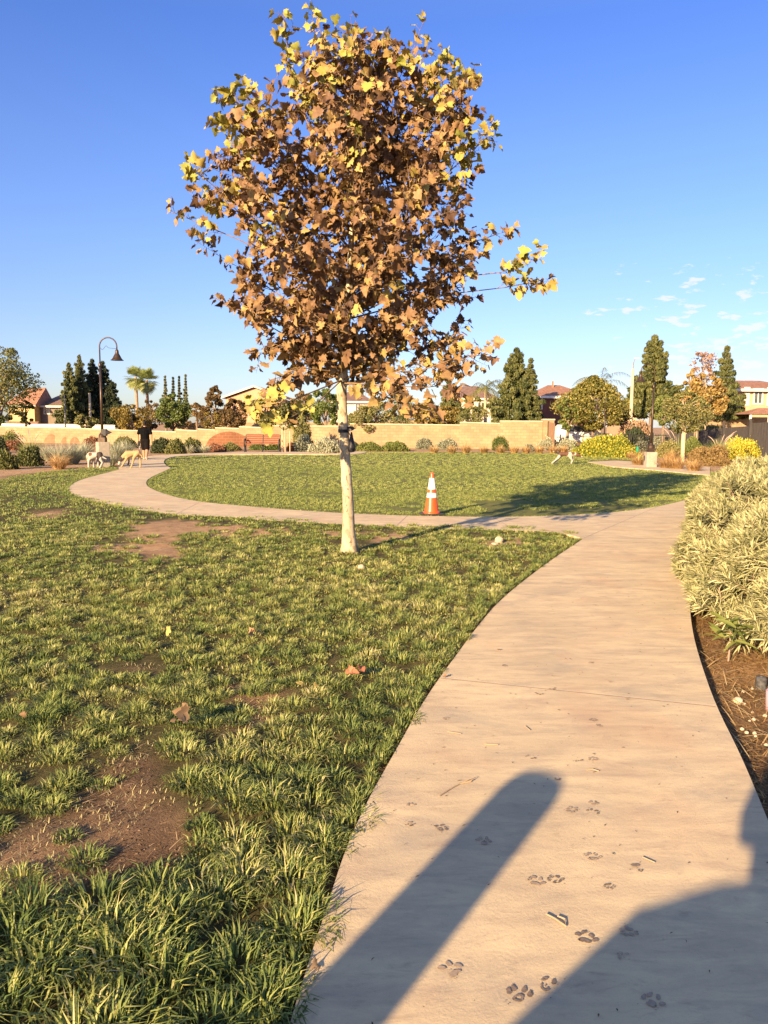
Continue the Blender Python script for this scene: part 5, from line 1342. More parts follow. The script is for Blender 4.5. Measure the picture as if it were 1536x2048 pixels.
SH = [("green_bush",'low red-green bush behind the left grey-green grasses',186,894,40,20,'red',.5),("green_bush",'leafy bush just left of the walking person',250,896,50,20,'olive',.5),
 ("dark_hedge",'low dark green clipped bush right of the walking person',322,906,44,30,'dark',.9),
 ("green_bush",'olive bush with upright twigs at the bend of the walk',352,908,42,28,'olive',.5),("green_bush",'olive bush left of the spiky grass by the walk',385,906,44,26,'olive',.45),
 ("red_bush",'low reddish bush between the spiky grasses and the bench',432,903,44,14,'red',.6),("green_bush",'low green bush left of the bench',462,901,40,14,'olive',.55),
 ("green_bush",'low green bush behind the bench seat',520,900,40,12,'green',.6),("green_bush",'low green bush behind the right end of the bench',548,900,30,12,'green',.6),
 ("upright_shrub",'upright yellow-green shrub against the wall right of the stakes',606,897,42,52,'olive',.6),("red_bush",'dark reddish bush at the foot of the three stakes',585,902,26,16,'red',.3),
 ("grey_shrub",'blue-grey round shrub right of the stakes',607,903,36,30,'grey',.5),("pale_shrub",'wide pale green shrub just left of the sycamore trunk',652,907,66,30,'grey',.85),
 ("dark_bush",'small dark bush just right of the sycamore trunk',706,901,24,16,'dark',.7),
 ("low_hedge",'low green hedge, left half, below the staked round tree',740,902,56,18,'green',.85),("low_hedge",'low green hedge, right half, by the pale stake',790,902,60,19,'green',.75),
 ("grey_shrub",'grey rounded shrub beneath the reddish vine on the wall',850,898,38,20,'grey',.45),("grey_shrub",'wide grey-green rounded shrub right of the first grey one',892,899,44,20,'grey',.6),
 ("green_bush",'dark green bush below the leaning tree',1000,901,38,28,'green',.5),("grey_shrub",'small grey shrub between green bush and pale bushes',1056,903,28,14,'grey',.4),
 ("pale_shrub",'pale sage bush left of the running dog',1096,900,50,22,'grey',.8),("pale_shrub",'pale sage bush behind the running dog',1136,902,50,24,'grey',.7),
 ("red_vine",'sparse reddish vine climbing the wall',838,890,50,40,'rose',.3),
 ("pale_shrub",'sage bush behind the right lamp pedestal',1322,899,46,26,'grey',.65),("pale_shrub",'sage bush right of the yellow bush',1282,902,34,24,'grey',.6),
 ("green_bush",'olive bush between the lamp and the thick stake',1335,915,54,32,'olive',.75),
 ("yellow_bush",'bright yellow bush in front of the dark fence',1480,920,74,48,'yflower',.66),
 ("green_bush",'green bush between the two staked trees',1384,912,40,34,'green',.8),
 ("grey_twig_shrub",'fine grey-brown shrub at the back of the big hedge',1418,930,90,34,'brown',.85),
 ("green_bush",'yellow-green clipped bush behind the dark fence',1420,842,90,18,'olive',.7)]
for (nm,lb,x,y,w,h,p_,tn) in SH:
    if y < 860: shrub(nm, lb, x, 862, w, 26, p_, 2600, .10, tone=tn, group=GB, d=54, z0=.9)
    else: shrub(nm, lb, x, y, w*1.12, h*1.22, p_, int(800+w*h*1.8), .062 if w > 40 else .05, tone=tn, group=GB)
shrub("yellow_flower_bush", 'big bush covered in yellow flowers behind the running dog', 1216, 914, 142, 52, 'yflower', 13000, .07, tone=.46, group=GB, depth=.7, rough_=.22)
grass_clump("spiky_grass", 'spiky pale grass left of the bench by the walk', 378, 908, 44, 18, 'bluegrass', 260, wd=.03, tone=.75, upright=1.2)
grass_clump("spiky_grass", 'second spiky pale grass nearer the bench', 408, 907, 40, 20, 'bluegrass', 260, wd=.03, tone=.7, upright=1.2)
GS = 'straw grass tufts along the far edge of the lawn'
for k, (x, lb) in enumerate(((868,'straw tuft below the first grey shrub'),(903,'straw tuft below the wide grey shrub'),(932,'large golden straw tuft under the leaning tree'),(968,'straw tuft right of the slanting stake'),(1000,'straw tuft below the dark green bush'),
    (1028,'straw tuft in front of the bare red soil'),(1052,'straw tuft left of the sage bushes'),(1078,'straw tuft under the left sage bush'),(1106,'straw tuft at the tail of the running dog'),(1126,'straw tuft just behind the running dog'))):
    grass_clump("straw_grass", lb, x, 907, 36, 20+6*(k==2), 'straw', 260, GS, wd=.02, tone=.62, upright=1.15)
for (x,y,w,h,lb) in ((1276,932,40,32,'orange straw grass just left of the right lamp pedestal'),(1332,938,60,34,'orange straw grass right of the right lamp pedestal'),(1352,940,60,34,'orange straw grass left of the thick stake'),(1388,944,60,30,'brown straw grass at the far corner of the hedge'),
                     (1345,925,50,34,'tall straw grass behind the orange tufts'),(1262,918,30,18,'small straw tuft beside the yellow bush')):
    grass_clump("straw_grass", lb, x, y, w, h, 'straw', 420, 'straw grass by the right lamp', wd=.012, tone=.5, upright=1.2)
grass_clump("fountain_grass", 'tall green fountain grass with white plumes before the dark fence', 1436, 925, 66, 52, 'blade', 800, plumes=9, wd=.014, tone=.55)
grass_clump("fountain_grass", 'finer green grass behind the thick pale stake', 1355, 915, 40, 50, 'blade', 420, plumes=3, wd=.012, tone=.6)

# ------------------------------------------------------------------ park lamps
M_bronze = mat("bronze_metal", (.045,.028,.018), (.075,.048,.03), 12, rough=.42, metal=.5, spec=.5)
M_ped = mat("lamp_pedestal_concrete", (.28,.245,.19), (.38,.33,.26), 8, rough=.9, bump=.4)
M_lampin = mat("lamp_inside", (.55,.5,.42))
def park_lamp(label, px, ybase, yped, ytop, side, ped=.34, rot=0, k=1.0, ped_round=False):
    b = at(px, ybase, -.05); d = b.y; root = empty("park_lamp", b, label, 'lamp post', 'gooseneck lamps round the lawn'); zp = P(px,yped,d).z+.05; zt = P(px,ytop,d).z+.05
    mb = MB(); mb.box(-ped, ped, -ped, ped, -.05, zp, M=Matrix.Rotation(rot,4,'Z')); mb.build("pedestal", M_ped, root, bevel=.02)
    mb = MB(); mb.box(-.17*k,.17*k,-.17*k,.17*k,zp+.001,zp+.16); mb.lathe([(.13,.16),(.13,.24),(.09,.3),(.075,.34)], (0,0,zp), 16); mb.build("base_plate", M_bronze, root)
    ra = .42*k; za = zt-ra; zs = zp+(za-zp)*.80
    mb = MB(); mb.tube([(0,0,zp+.3),(0,0,zs)], [.066*k,.056*k], 14); mb.lathe([(.07*k,-.05),(.078*k,0),(.07*k,.06),(.045*k,.12)], (0,0,zs), 14); mb.build("pole", M_bronze, root, smooth=True)
    pts = [(0,0,zs+.05)] + [(side*(ra-ra*math.cos(t)), 0, za+ra*math.sin(t)) for t in np.linspace(0, math.pi, 15)] + [(side*2*ra,0,za-.12)]
    mb = MB(); mb.tube(pts, .032*k, 10); mb.build("gooseneck_arm", M_bronze, root, smooth=True)
    sc = [(side*(.03+.02*t+.20*k*t/6.28*1.0), 0, za-.05-.09*k*math.sin(t)) for t in np.linspace(0, 6.28, 14)] + [(side*2*ra*.95,0,za-.08)]
    mb = MB(); mb.tube(sc, .009*k, 5); mb.build("scroll", M_bronze, root)
    c = (side*2*ra, 0, za-.12)
    mb = MB(); mb.lathe([(.04,.02),(.075,-.02),(.085,-.08),(.09,-.17),(.13,-.24),(.17,-.31),(.2,-.38),(.25,-.45),(.31,-.49),(.31,-.505),(.24,-.46),(.18,-.38),(.08,-.2),(.01,-.19)] if k == 1 else [(a_*k,b_*k) for a_,b_ in [(.04,.02),(.075,-.02),(.085,-.08),(.09,-.17),(.13,-.24),(.17,-.31),(.2,-.38),(.25,-.45),(.31,-.49),(.31,-.505),(.24,-.46),(.18,-.38),(.08,-.2),(.01,-.19)]], c, 20)
    sh = mb.build("lamp_shade", M_bronze, root, smooth=True)
    mb = MB(); mb.lathe([(.06*k,-.30*k),(.09*k,-.38*k),(.06*k,-.46*k),(.01,-.48*k)], c, 12); mb.build("bulb_globe", M_lampin, sh)
    return root
l1 = park_lamp('tall bronze lamp post on a concrete pedestal at left, its arm curving right', 207, 936, 884, 675, 1, .20, .6, .72)
q = P(212,866,l1.location.y)-l1.location; mb = MB(); mb.box(q.x-.13,q.x+.02,-.1,.1,q.z-.1,q.z+.14); mb.add([(q.x+.02,-.1,q.z-.06),(q.x+.2,-.06,q.z+.02),(q.x+.02,-.1,q.z+.1),(q.x+.02,.1,q.z-.06),(q.x+.2,.06,q.z+.02),(q.x+.02,.1,q.z+.1)], [(0,1,2),(5,4,3),(0,3,4,1),(1,4,5,2),(2,5,3,0)])
bx = mb.build("sign_box", M_black); bx.location = l1.location; tag(bx, 'small black bag box strapped to the left lamp post', 'box')
park_lamp('bronze lamp post on a square concrete pedestal at right, its arm curving left', 1300, 936, 904, 728, -1, .20, 0, .62)
park_lamp('small distant lamp post behind the yellow bush on a low pedestal', 1207, 914, 893, 795, -1, .14, 0, .55)
gcan = at(1306,934,.55); q = P(1306.5,903,27.6); mb = MB(); mb.lathe([(.035,0),(.045,.02),(.047,.14),(.04,.17),(.02,.2)], (0,0,0), 12)
gc = mb.build("green_cup", mat("green_plastic", (.01,.22,.12), (.015,.26,.15), 9, rough=.35)); gc.location = (q.x, at(1300,936).y, P(1300,904,at(1300,936).y).z+.004); tag(gc, 'small green cup standing on the right lamp pedestal', 'cup')

# ------------------------------------------------------------------ bench
M_slat = mat("bench_slat", (.13,.035,.016), (.18,.052,.022), 5, rough=.5, stretch=(1,6,6))
bb = at(525,904,-.03); bd = bb.y; s = bd/FPX; W_ = 70*s
be = empty("park_bench", (bb.x, bd, -.03), 'red-brown slatted park bench with black oval end frames before the wall', 'bench')
mb = MB()
for k in range(4): mb.box(-W_/2+.06, W_/2-.06, -.28+k*.125, -.28+k*.125+.105, .44+.004*k, .475+.004*k)
mb.build("seat", M_slat, be)
mb = MB()
for k in range(5):
    z = .50+k*.105; y = .22+.05*k*.5; mb.box(-W_/2+.06, W_/2-.06, y, y+.03, z, z+.088)
mb.build("backrest", M_slat, be)
for sx in (-1, 1):
    x = sx*(W_/2-.02); mb = MB()
    ring_ = [(x, -.03+.27*math.cos(t), .50+.23*math.sin(t)) for t in np.linspace(0, 2*math.pi, 20)]
    mb.tube(ring_, .035, 8, cap=False); mb.tube([(x,-.22,.42),(x,-.16,.2),(x,-.24,0)], .035, 8); mb.tube([(x,.18,.42),(x,.14,.2),(x,.24,0)], .035, 8); mb.tube([(x,.16,.5),(x,.33,.98)], .025, 8)
    mb.build("end_frame", M_iron, be)
mb = MB(); mb.tube([(0,-.25,.43),(0,.2,.43),(0,.33,.98)], .025, 8); mb.tube([(0,0,.43),(0,0,0)], .04, 8); mb.build("centre_leg", M_iron, be)
# ------------------------------------------------------------------ traffic cone
cb = at(863,1029,-.02); cn = empty("traffic_cone", (cb.x, cb.y, -.02), 'orange traffic cone with two white bands at the edge of the lawn', 'traffic cone')
M_or = mat("cone_orange", (.72,.075,.015), (.78,.10,.02), 9, rough=.3, spec=.5); M_wb = mat("cone_white_band", (.80,.80,.76), (.74,.74,.70), 60, rough=.35); M_cb = mat("cone_base_rubber", (.03,.03,.03), (.055,.05,.05), 20, rough=.6)
H = P(863,945,cb.y).z+.02; h0 = .03
def cr_(z): return .130 + (.028-.130)*((z-h0)/(H-h0))
mb = MB(); mb.lathe([(.148,h0),(.146,h0+.02),(cr_(h0+.03),h0+.03),(cr_(H-.02),H-.02),(.024,H),(.016,H),(.014,H-.03)], n=28); mb.build("cone_body", M_or, cn, smooth=False)
for (a_, b_) in ((.36,.52),(.60,.865)):
    z0, z1 = h0+(H-h0)*(a_ if a_<.4 else .59), h0+(H-h0)*(.50 if a_<.4 else .865)
    if a_ < .4: z0 = h0+(H-h0)*.385
    mb = MB(); mb.lathe([(cr_(z0)-.002,z0),(cr_(z0)+.002,z0+.001),(cr_(z1)+.002,z1-.001),(cr_(z1)-.002,z1)], n=28); mb.build("white_band", M_wb, cn)
mb = MB(); mb.box(-.17,.17,-.17,.17,0,h0-.001, M=Matrix.Rotation(.5,4,'Z')); mb.build("base", M_cb, cn, bevel=.008)

# ------------------------------------------------------------------ animals and people
def skin(name, joints, edges, m, parent, voxel=.010, smooth=5):
    """one continuous surface grown round a jointed skeleton"""
    mb = MB()
    def rr_(k):
        r = joints[k][3]; return (r, 1.0) if not isinstance(r, tuple) else (r[0], r[1]/r[0])
    def ball(c, r, q):
        n, h = 12, 7; prof = [(r*math.sin(math.pi*i/h), -r*math.cos(math.pi*i/h)) for i in range(h+1)]; prof[0] = (1e-4, -r); prof[-1] = (1e-4, r)
        mb.lathe(prof, (0,0,0), n, M=Matrix.Translation(c) @ Matrix.Diagonal((1, q, 1, 1)))
    for k in joints:
        r, q = rr_(k); ball(Vector(joints[k][:3]), r, q)
    for a, b in edges:
        A, B = Vector(joints[a][:3]), Vector(joints[b][:3]); (ra, qa), (rb, qb) = rr_(a), rr_(b); n0 = len(mb.v)
        mb.tube([A, A.lerp(B,.5), B], [ra, (ra+rb)/2*.99, rb], 12)
        if qa != 1 or qb != 1:
            for i in range(n0, len(mb.v)):
                j = (i-n0)//12; t = j/2; c = A.lerp(B, t); q = qa*(1-t)+qb*t; v = mb.v[i]; mb.v[i] = (v[0], c.y+(v[1]-c.y)*q, v[2])
    o = mb.build(name, m, parent, smooth=True)
    rm = o.modifiers.new('union', 'REMESH'); rm.mode = 'VOXEL'; rm.voxel_size = voxel; rm.use_smooth_shade = True
    sm = o.modifiers.new('soften', 'SMOOTH'); sm.factor = .5; sm.iterations = smooth
    return o
def coat(name, base, spots):
    """fur with large patches set round points of the body"""
    m, n, l, p = new_mat(name); p.inputs['Roughness'].default_value = .8
    t = n.new('ShaderNodeTexCoord'); nz = n.new('ShaderNodeTexNoise'); nz.inputs['Scale'].default_value = 14; l.new(t.outputs['Object'], nz.inputs['Vector'])
    cur = None; rgb = n.new('ShaderNodeRGB'); rgb.outputs[0].default_value = c4(base); cur = rgb.outputs[0]
    for (c, r, col_) in spots:
        dn = n.new('ShaderNodeVectorMath'); dn.operation = 'DISTANCE'; l.new(t.outputs['Object'], dn.inputs[0]); dn.inputs[1].default_value = c
        ad = n.new('ShaderNodeMath'); ad.operation = 'MULTIPLY_ADD'; l.new(nz.outputs['Fac'], ad.inputs[0]); ad.inputs[1].default_value = r*.5; l.new(dn.outputs['Value'], ad.inputs[2])
        lt_ = n.new('ShaderNodeMath'); lt_.operation = 'LESS_THAN'; l.new(ad.outputs[0], lt_.inputs[0]); lt_.inputs[1].default_value = r*1.25
        mx = n.new('ShaderNodeMix'); mx.data_type = 'RGBA'; l.new(lt_.outputs[0], mx.inputs['Factor']); l.new(cur, mx.inputs['A']); mx.inputs['B'].default_value = c4(col_); cur = mx.outputs['Result']
    l.new(cur, p.inputs['Base Color']); return m
def dog(label, basept, J, base, spots, ears):
    """J: joint -> (px, py, depth offset, radius) as seen in the photograph"""
    d = basept.y; root = empty("dog", basept, label, 'dog')
    def q(x, y, o): return P(x, y, d+o) - basept
    j = {k: tuple(q(*v[:3])) + (v[3],) for k, v in J.items()}
    for k in j:
        if k.startswith('paw'): j[k] = (j[k][0], j[k][1], max(j[k][2], .02), j[k][3])
    cx_, cy_, cz_, cr_2 = j['chest']; j['brisket'] = (cx_*.92+j['mid'][0]*.08, cy_, cz_-cr_2*.42, cr_2*.82)
    hx, hy, hz_, hr = j['head']; sx_, sy2, sz_, sr_ = j['snout']; j['muzzle'] = (hx*.45+sx_*.55, hy*.45+sy2*.55, hz_*.45+sz_*.55, sr_*1.12)
    E = [('chest','mid'),('brisket','mid'),('brisket','chest'),('mid','hip'),('chest','neck'),('neck','head'),('muzzle','snout'),('head','muzzle'),('hip','tail'),('tail','tailtip')]
    for sfx in 'ab':
        E += [('brisket','elbow'+sfx),('elbow'+sfx,'wrist'+sfx),('wrist'+sfx,'paw'+sfx),('hip','knee'+sfx),('knee'+sfx,'hock'+sfx),('hock'+sfx,'pawh'+sfx)]
    sp = [(tuple(q(x,y,o)), r, c) for (x,y,o,r,c) in spots]
    body = skin("body", j, E, coat("fur", base, sp), root)
    for (x,y,o,c) in ears:
        mb = MB(); e = q(x,y,o); mb.lathe([(.001,-.095),(.026,-.075),(.036,-.04),(.03,0),(.001,.02)], e, 8, M=Matrix.Translation(e) @ Matrix.Diagonal((1,.35,1,1)) @ Matrix.Translation(-e))
        mb.build("ear", coat("ear_fur", c, []), root)
    return root
BR = (.10,.045,.025); BK = (.03,.02,.018); WH = (.37,.335,.28); TN = (.33,.225,.105)
dog('white dog with brown and black patches sniffing at the left lamp pedestal', at(192,936,-.02),
    dict(chest=(181,911,.0,.125), mid=(191,910,-.02,.095), hip=(200,909,-.04,.095), neck=(177,913,.12,.085), head=(178,920,.26,.075), snout=(179,927,.36,.04), tail=(207,915,-.06,.03), tailtip=(213,918,-.08,.015),
         elbowa=(178,920,-.06,.05), wrista=(177,927,-.06,.032), pawa=(177.5,935,-.06,.036), elbowb=(187,921,.08,.045), wristb=(187,928,.08,.03), pawb=(188,935,.08,.034),
         kneea=(201,919,-.12,.055), hocka=(205,925,-.12,.03), pawha=(200,935,-.14,.034), kneeb=(204,918,.06,.05), hockb=(206,925,.06,.03), pawhb=(203,933,.06,.034)),
    WH, [(180,908,-.12,.07,BR),(199,908,-.12,.12,BK),(197,915,-.1,.09,BK)], [(175,916,.3,BR)])
dog('tan dog with a dark and white face sniffing the ground by the walk', at(265,936,.0),
    dict(chest=(255,908,.0,.12), mid=(267,906,.0,.088), hip=(276,905.5,.0,.092), neck=(248,913,.0,.085), head=(242,919,-.02,.075), snout=(238,928,-.03,.042), tail=(282,910,.0,.028), tailtip=(286,917,.0,.014),
         elbowa=(253,917,-.07,.048), wrista=(249,924,-.07,.03), pawa=(243,933.5,-.07,.034), elbowb=(257,918,.08,.042), wristb=(258,923,.08,.028), pawb=(256,930,.10,.032),
         kneea=(268,915,-.09,.055), hocka=(266,924,-.09,.028), pawha=(262,935,-.09,.034), kneeb=(279,914,.07,.052), hockb=(281,922,.07,.028), pawhb=(280.5,934,.05,.034)),
    TN, [(240,918,-.08,.09,BK),(244,920,.06,.06,BK),(238,926,-.06,.06,WH),(257,925,.1,.09,BR)], [(246,915,-.07,BK),(243,914,.06,BK)])
dog('brown and white dog running to the right across the lawn', at(1135,927,-.0),
    dict(chest=(1141,909,.0,.115), mid=(1131,908,.0,.082), hip=(1121,908,.0,.088), neck=(1149,908,.0,.075), head=(1156,910,.0,.075), snout=(1164,913.5,.0,.038), tail=(1114,905,.0,.03), tailtip=(1106,903,.0,.016),
         elbowa=(1142,917,-.07,.045), wrista=(1145,921,-.07,.03), pawa=(1142.5,927,-.07,.034), elbowb=(1144,916,.08,.042), wristb=(1147,920,.08,.028), pawb=(1143,924,.08,.032),
         kneea=(1117,915,-.08,.06), hocka=(1110,921,-.08,.03), pawha=(1104,926.5,-.08,.034), kneeb=(1120,914,.07,.055), hockb=(1115,920,.07,.03), pawhb=(1109.5,924.5,.07,.034)),
    WH, [(1124,906,-.05,.15,BR),(1131,906,-.05,.13,BR),(1146,906,-.06,.08,BR),(1157,910,-.03,.13,BR),(1114,905,0,.12,BK)], [(1153,909,-.07,BR),(1153,907,.07,BR)])
M_skin = mat("skin_tone", (.36,.20,.12), (.40,.23,.14), 20, rough=.6); M_hair = mat("dark_hair", (.012,.009,.008), rough=.7); M_tee = mat("black_tee", (.004,.004,.005), (.007,.007,.008), 14, rough=.95, spec=.03)
M_short = mat("black_shorts", (.007,.006,.006), (.012,.010,.010), 14, rough=.95, spec=.05); M_shoe = mat("pale_shoe", (.55,.47,.36), rough=.6); M_leash = mat("black_leash", (.015,.015,.017), rough=.6)
def person(label, base, h, legL, legR, armL, armR, cols, rz=0, wide=1.0, head_turn=0):
    """h: standing height; legs and arms as (joint points) in unit-height coordinates, facing +y"""
    root = empty("person", base, label, 'person', rz=rz); S = lambda v: tuple(c*h for c in v[:3])
    J = {'pelvis': S((0,0,.52))+((.075*h*wide,.058*h*wide),), 'waist': S((0,0,.60))+((.074*h*wide,.056*h*wide),), 'chest': S((0,.005,.72))+((.088*h*wide,.06*h*wide),), 'collar': S((0,.0,.80))+((.05*h,.04*h),), 'nk': S((0,.004,.84))+(.031*h,),
         'head0': S((0,.014,.885))+((.036*h,.042*h),), 'head1': S((0,.008,.93))+((.045*h,.054*h),), 'head2': S((0,.004,.95))+((.040*h,.046*h),)}
    E = [('pelvis','waist'),('waist','chest'),('chest','collar'),('collar','nk'),('nk','head0'),('head0','head1'),('head1','head2')]
    for sfx, leg in (('l',legL),('r',legR)):
        for k, r in (('hip',.055),('knee',.036),('ankle',.021),('toe',.020)): J[k+sfx] = S(leg[k])+(r*h*(wide if k != 'toe' else 1),)
        E += [('pelvis','hip'+sfx),('hip'+sfx,'knee'+sfx),('knee'+sfx,'ankle'+sfx),('ankle'+sfx,'toe'+sfx)]
    for sfx, arm in (('l',armL),('r',armR)):
        for k, r in (('shoulder',.036),('elbow',.024),('wrist',.016)): J[k+sfx] = S(arm[k])+(r*h,)
        E += [('chest','shoulder'+sfx),('shoulder'+sfx,'elbow'+sfx),('elbow'+sfx,'wrist'+sfx)]
        wv = Vector(S(arm['wrist'])); dv = (wv-Vector(S(arm['elbow']))).normalized(); sd = Vector((0,1,0)) if abs(dv.z) > .6 else Vector((1,0,0)); sd = (sd-dv*sd.dot(dv)).normalized()
        pc = wv+dv*.045*h; J['palm'+sfx] = tuple(pc)+((.016*h,.011*h),); E.append(('wrist'+sfx,'palm'+sfx))
        inn = dv.cross(sd)
        for i_, (f_, l_) in enumerate(zip((-1.2,-.4,.4,1.2), (.036,.044,.042,.032))):
            a1 = pc+sd*f_*.011*h+dv*.02*h; a2 = a1+(dv*.8+inn*.35).normalized()*l_*h*.55; a3 = a2+(dv*.45+inn*.8).normalized()*l_*h*.45
            for nm, q_, r_ in (('fa',a1,.0052),('fb',a2,.0048),('fc',a3,.004)): J[f'{nm}{i_}{sfx}'] = tuple(q_)+(r_*h,)
            E += [('palm'+sfx,f'fa{i_}{sfx}'),(f'fa{i_}{sfx}',f'fb{i_}{sfx}'),(f'fb{i_}{sfx}',f'fc{i_}{sfx}')]
        t1 = wv+dv*.02*h-sd*.018*h; t2 = t1+(dv-sd*.5+inn*.4).normalized()*.028*h
        J['ta'+sfx] = tuple(t1)+(.006*h,); J['tb'+sfx] = tuple(t2)+(.005*h,); E += [('wrist'+sfx,'ta'+sfx),('ta'+sfx,'tb'+sfx)]
    body = skin("body", J, E, M_skin, root)
    # clothes follow the same skeleton a little proud of it
    T = {k: J[k] for k in ('pelvis','waist','chest','collar')}
    g = lambda v, f: tuple(v[:3])+(tuple(x*f for x in v[3]) if isinstance(v[3], tuple) else v[3]*f,)
    T = {'chest': g(J['chest'],1.14), 'waist': g(J['waist'],1.19), 'pelvis': g(S((0,0,.545))+(J['pelvis'][3],),1.2), 'collar': g(S((0,0,.785))+(J['collar'][3],),1.12)}; TE = [('chest','waist'),('waist','pelvis'),('chest','collar')]
    for sfx in 'lr':
        T['shoulder'+sfx] = g(J['shoulder'+sfx],1.28); a, b = Vector(J['shoulder'+sfx][:3]), Vector(J['elbow'+sfx][:3]); T['sleeve'+sfx] = tuple(a.lerp(b,.75))+(.037*h,); TE += [('chest','shoulder'+sfx),('shoulder'+sfx,'sleeve'+sfx)]
    skin("shirt", T, TE, cols[0], root)
    U = {'pelvis': g(J['pelvis'],1.2), 'waist': g(S((0,0,.56))+(J['waist'][3],),1.15)}; UE = [('pelvis','waist')]
    for sfx in 'lr':
        U['hip'+sfx] = g(J['hip'+sfx],1.16); a, b = Vector(J['hip'+sfx][:3]), Vector(J['knee'+sfx][:3]); U['hem'+sfx] = tuple(a.lerp(b,.93))+(.049*h*wide,); UE += [('pelvis','hip'+sfx),('hip'+sfx,'hem'+sfx)]
    skin("shorts", U, UE, cols[1], root)
    Hh = {'h1': S((0,-.010,.935))+((.049*h,.052*h),), 'h2': S((0,-.002,.958))+((.042*h,.048*h),), 'h0': S((0,-.022,.90))+((.038*h,.032*h),)}
    skin("hair", Hh, [('h1','h2'),('h1','h0')], M_hair, root)
    for sx in (-1,1):
        mb = MB(); mb.lathe([(.001,-.006),(.011,-.004),(.013,0),(.001,.006)], n=8, M=Matrix.Translation(S((sx*.046,.004,.915))) @ Matrix.Diagonal((h*.6,h*.9,h*1.6,1)) ); mb.build("ear", M_skin, root)
    for sx in (-1,1):
        mb = MB(); mb.lathe([(.001,-.004),(.006,0),(.001,.004)], n=8, M=Matrix.Translation(S((sx*.018,.056,.925)))@Matrix.Scale(h,4)); mb.build("eye", M_hair, root)
    mb = MB(); mb.tube([S((0,.056,.925)),S((0,.066,.905)),S((0,.056,.898))], [.004*h,.008*h,.006*h], 6); mb.build("nose", M_skin, root)
    mb = MB(); mb.tube([S((-.014,.054,.882)),S((0,.059,.880)),S((.014,.054,.882))], .0035*h, 5); mb.build("mouth", mat("lips",(.3,.12,.09)), root)
    for leg in (legL, legR):
        a, t = Vector(S(leg['ankle'])), Vector(S(leg['toe'])); dv = (t-a); dh = Vector((dv.x,dv.y,dv.z*.4))
        skin("shoe", {'heel': tuple(a-dh*.15+Vector((0,0,-.014*h)))+(.024*h,), 'mid': tuple(a.lerp(t,.55)+Vector((0,0,-.006*h)))+(.026*h,), 'toe': tuple(t+dh*.12)+(.02*h,)}, [('heel','mid'),('mid','toe')], M_shoe, root)
    return root
pb = at(291,919.5,.0)
wk = person('person in black t-shirt and black shorts walking away on the path', pb, 1.66,
    dict(hip=(-.045,0,.49), knee=(-.05,.05,.28), ankle=(-.055,.07,.045), toe=(-.06,.13,.02)),
    dict(hip=(.045,0,.49), knee=(.055,-.02,.27), ankle=(.07,-.16,.075), toe=(.075,-.13,.022)),
    dict(shoulder=(-.128,0,.775), elbow=(-.175,-.01,.63), wrist=(-.175,.02,.50)),
    dict(shoulder=(.128,0,.775), elbow=(.175,-.02,.63), wrist=(.165,.03,.49)), (M_tee, M_short), wide=1.32)
hb = empty("leash_bundle", pb+Vector((-.165*1.66,.03,.42*1.66)), 'bundled black leash with clip held in the left hand of the walking person', 'leash'); mb = MB()
for k in range(5):
    a = random.uniform(0,3); mb.tube([(math.cos(t)*.05*math.cos(a),math.cos(t)*.05*math.sin(a),-.02+math.sin(t)*.13) for t in np.linspace(0,6.283,14)], .012, 5, cap=False)
mb.lathe([(.02,-.1),(.05,-.08),(.055,.02),(.03,.07),(.015,.1)], n=10); mb.build("loops", M_leash, hb)
mb = MB(); mb.tube([(.02,-.03,-.10),(.03,-.03,-.24)], .01, 6); mb.build("clip", M_silver, hb)
# the photographer; unseen post and bag added behind the camera for the foreground shadows
M_shirt2 = mat("grey_hoodie", (.10,.11,.13), (.14,.15,.17), 12, rough=.9)
ph = person('person in a grey top holding up a phone behind the viewpoint', Vector((-.28,-.52,0)), 1.70,
    dict(hip=(-.045,0,.49), knee=(-.055,.0,.27), ankle=(-.06,-.01,.045), toe=(-.065,.06,.02)), dict(hip=(.045,0,.49), knee=(.055,.0,.27), ankle=(.06,-.01,.045), toe=(.065,.06,.02)),
    dict(shoulder=(-.12,0,.785), elbow=(-.10,.10,.66), wrist=(.06,.24,.87)), dict(shoulder=(.12,0,.785), elbow=(.17,.10,.66), wrist=(.19,.24,.87)), (M_shirt2, M_short), wide=1.45)
mb = MB(); mb.box(-.04,.04,-.008,0,-.08,.08); phn = mb.build("phone", M_black, bevel=.004); phn.location = (0,-.05,1.56); tag(phn, 'black phone held up in both hands behind the viewpoint', 'phone')
mb = MB(); bp_ = [(.55,.34),(.24,.32),(.0,.27),(-.285,.03),(-.30,-.25),(-.1,-.42),(.55,-.42)]; nb2 = len(bp_)  # bag outline shaped to fill out the lower side of the body shadow
mb.add([(x,-.09,z) for x,z in bp_]+[(x,.09,z) for x,z in bp_], [tuple(range(nb2)), tuple(reversed(range(nb2,2*nb2)))]+[(i+nb2,(i+1)%nb2+nb2,(i+1)%nb2,i) for i in range(nb2)]); bg2 = mb.build("shadow_bag", M_leash, bevel=.04); bg2.location = (-.80,-.50,.72); tag(bg2, 'dark bag added out of view to fill out the shadow of the person behind the viewpoint', 'bag')
bo = empty("shadow_post", (-1.55,-.56,-.05), 'round-topped post added out of view to cast the strip shadow on the walk', 'post'); mb = MB()
mb.lathe([(.125,-.1),(.125,1.34),(.119,1.375),(.10,1.40),(.06,1.412),(.005,1.415)], n=24); mb.build("post_body", M_stake, bo, smooth=False)  # stand-in post out of view, added to cast the strip shadow

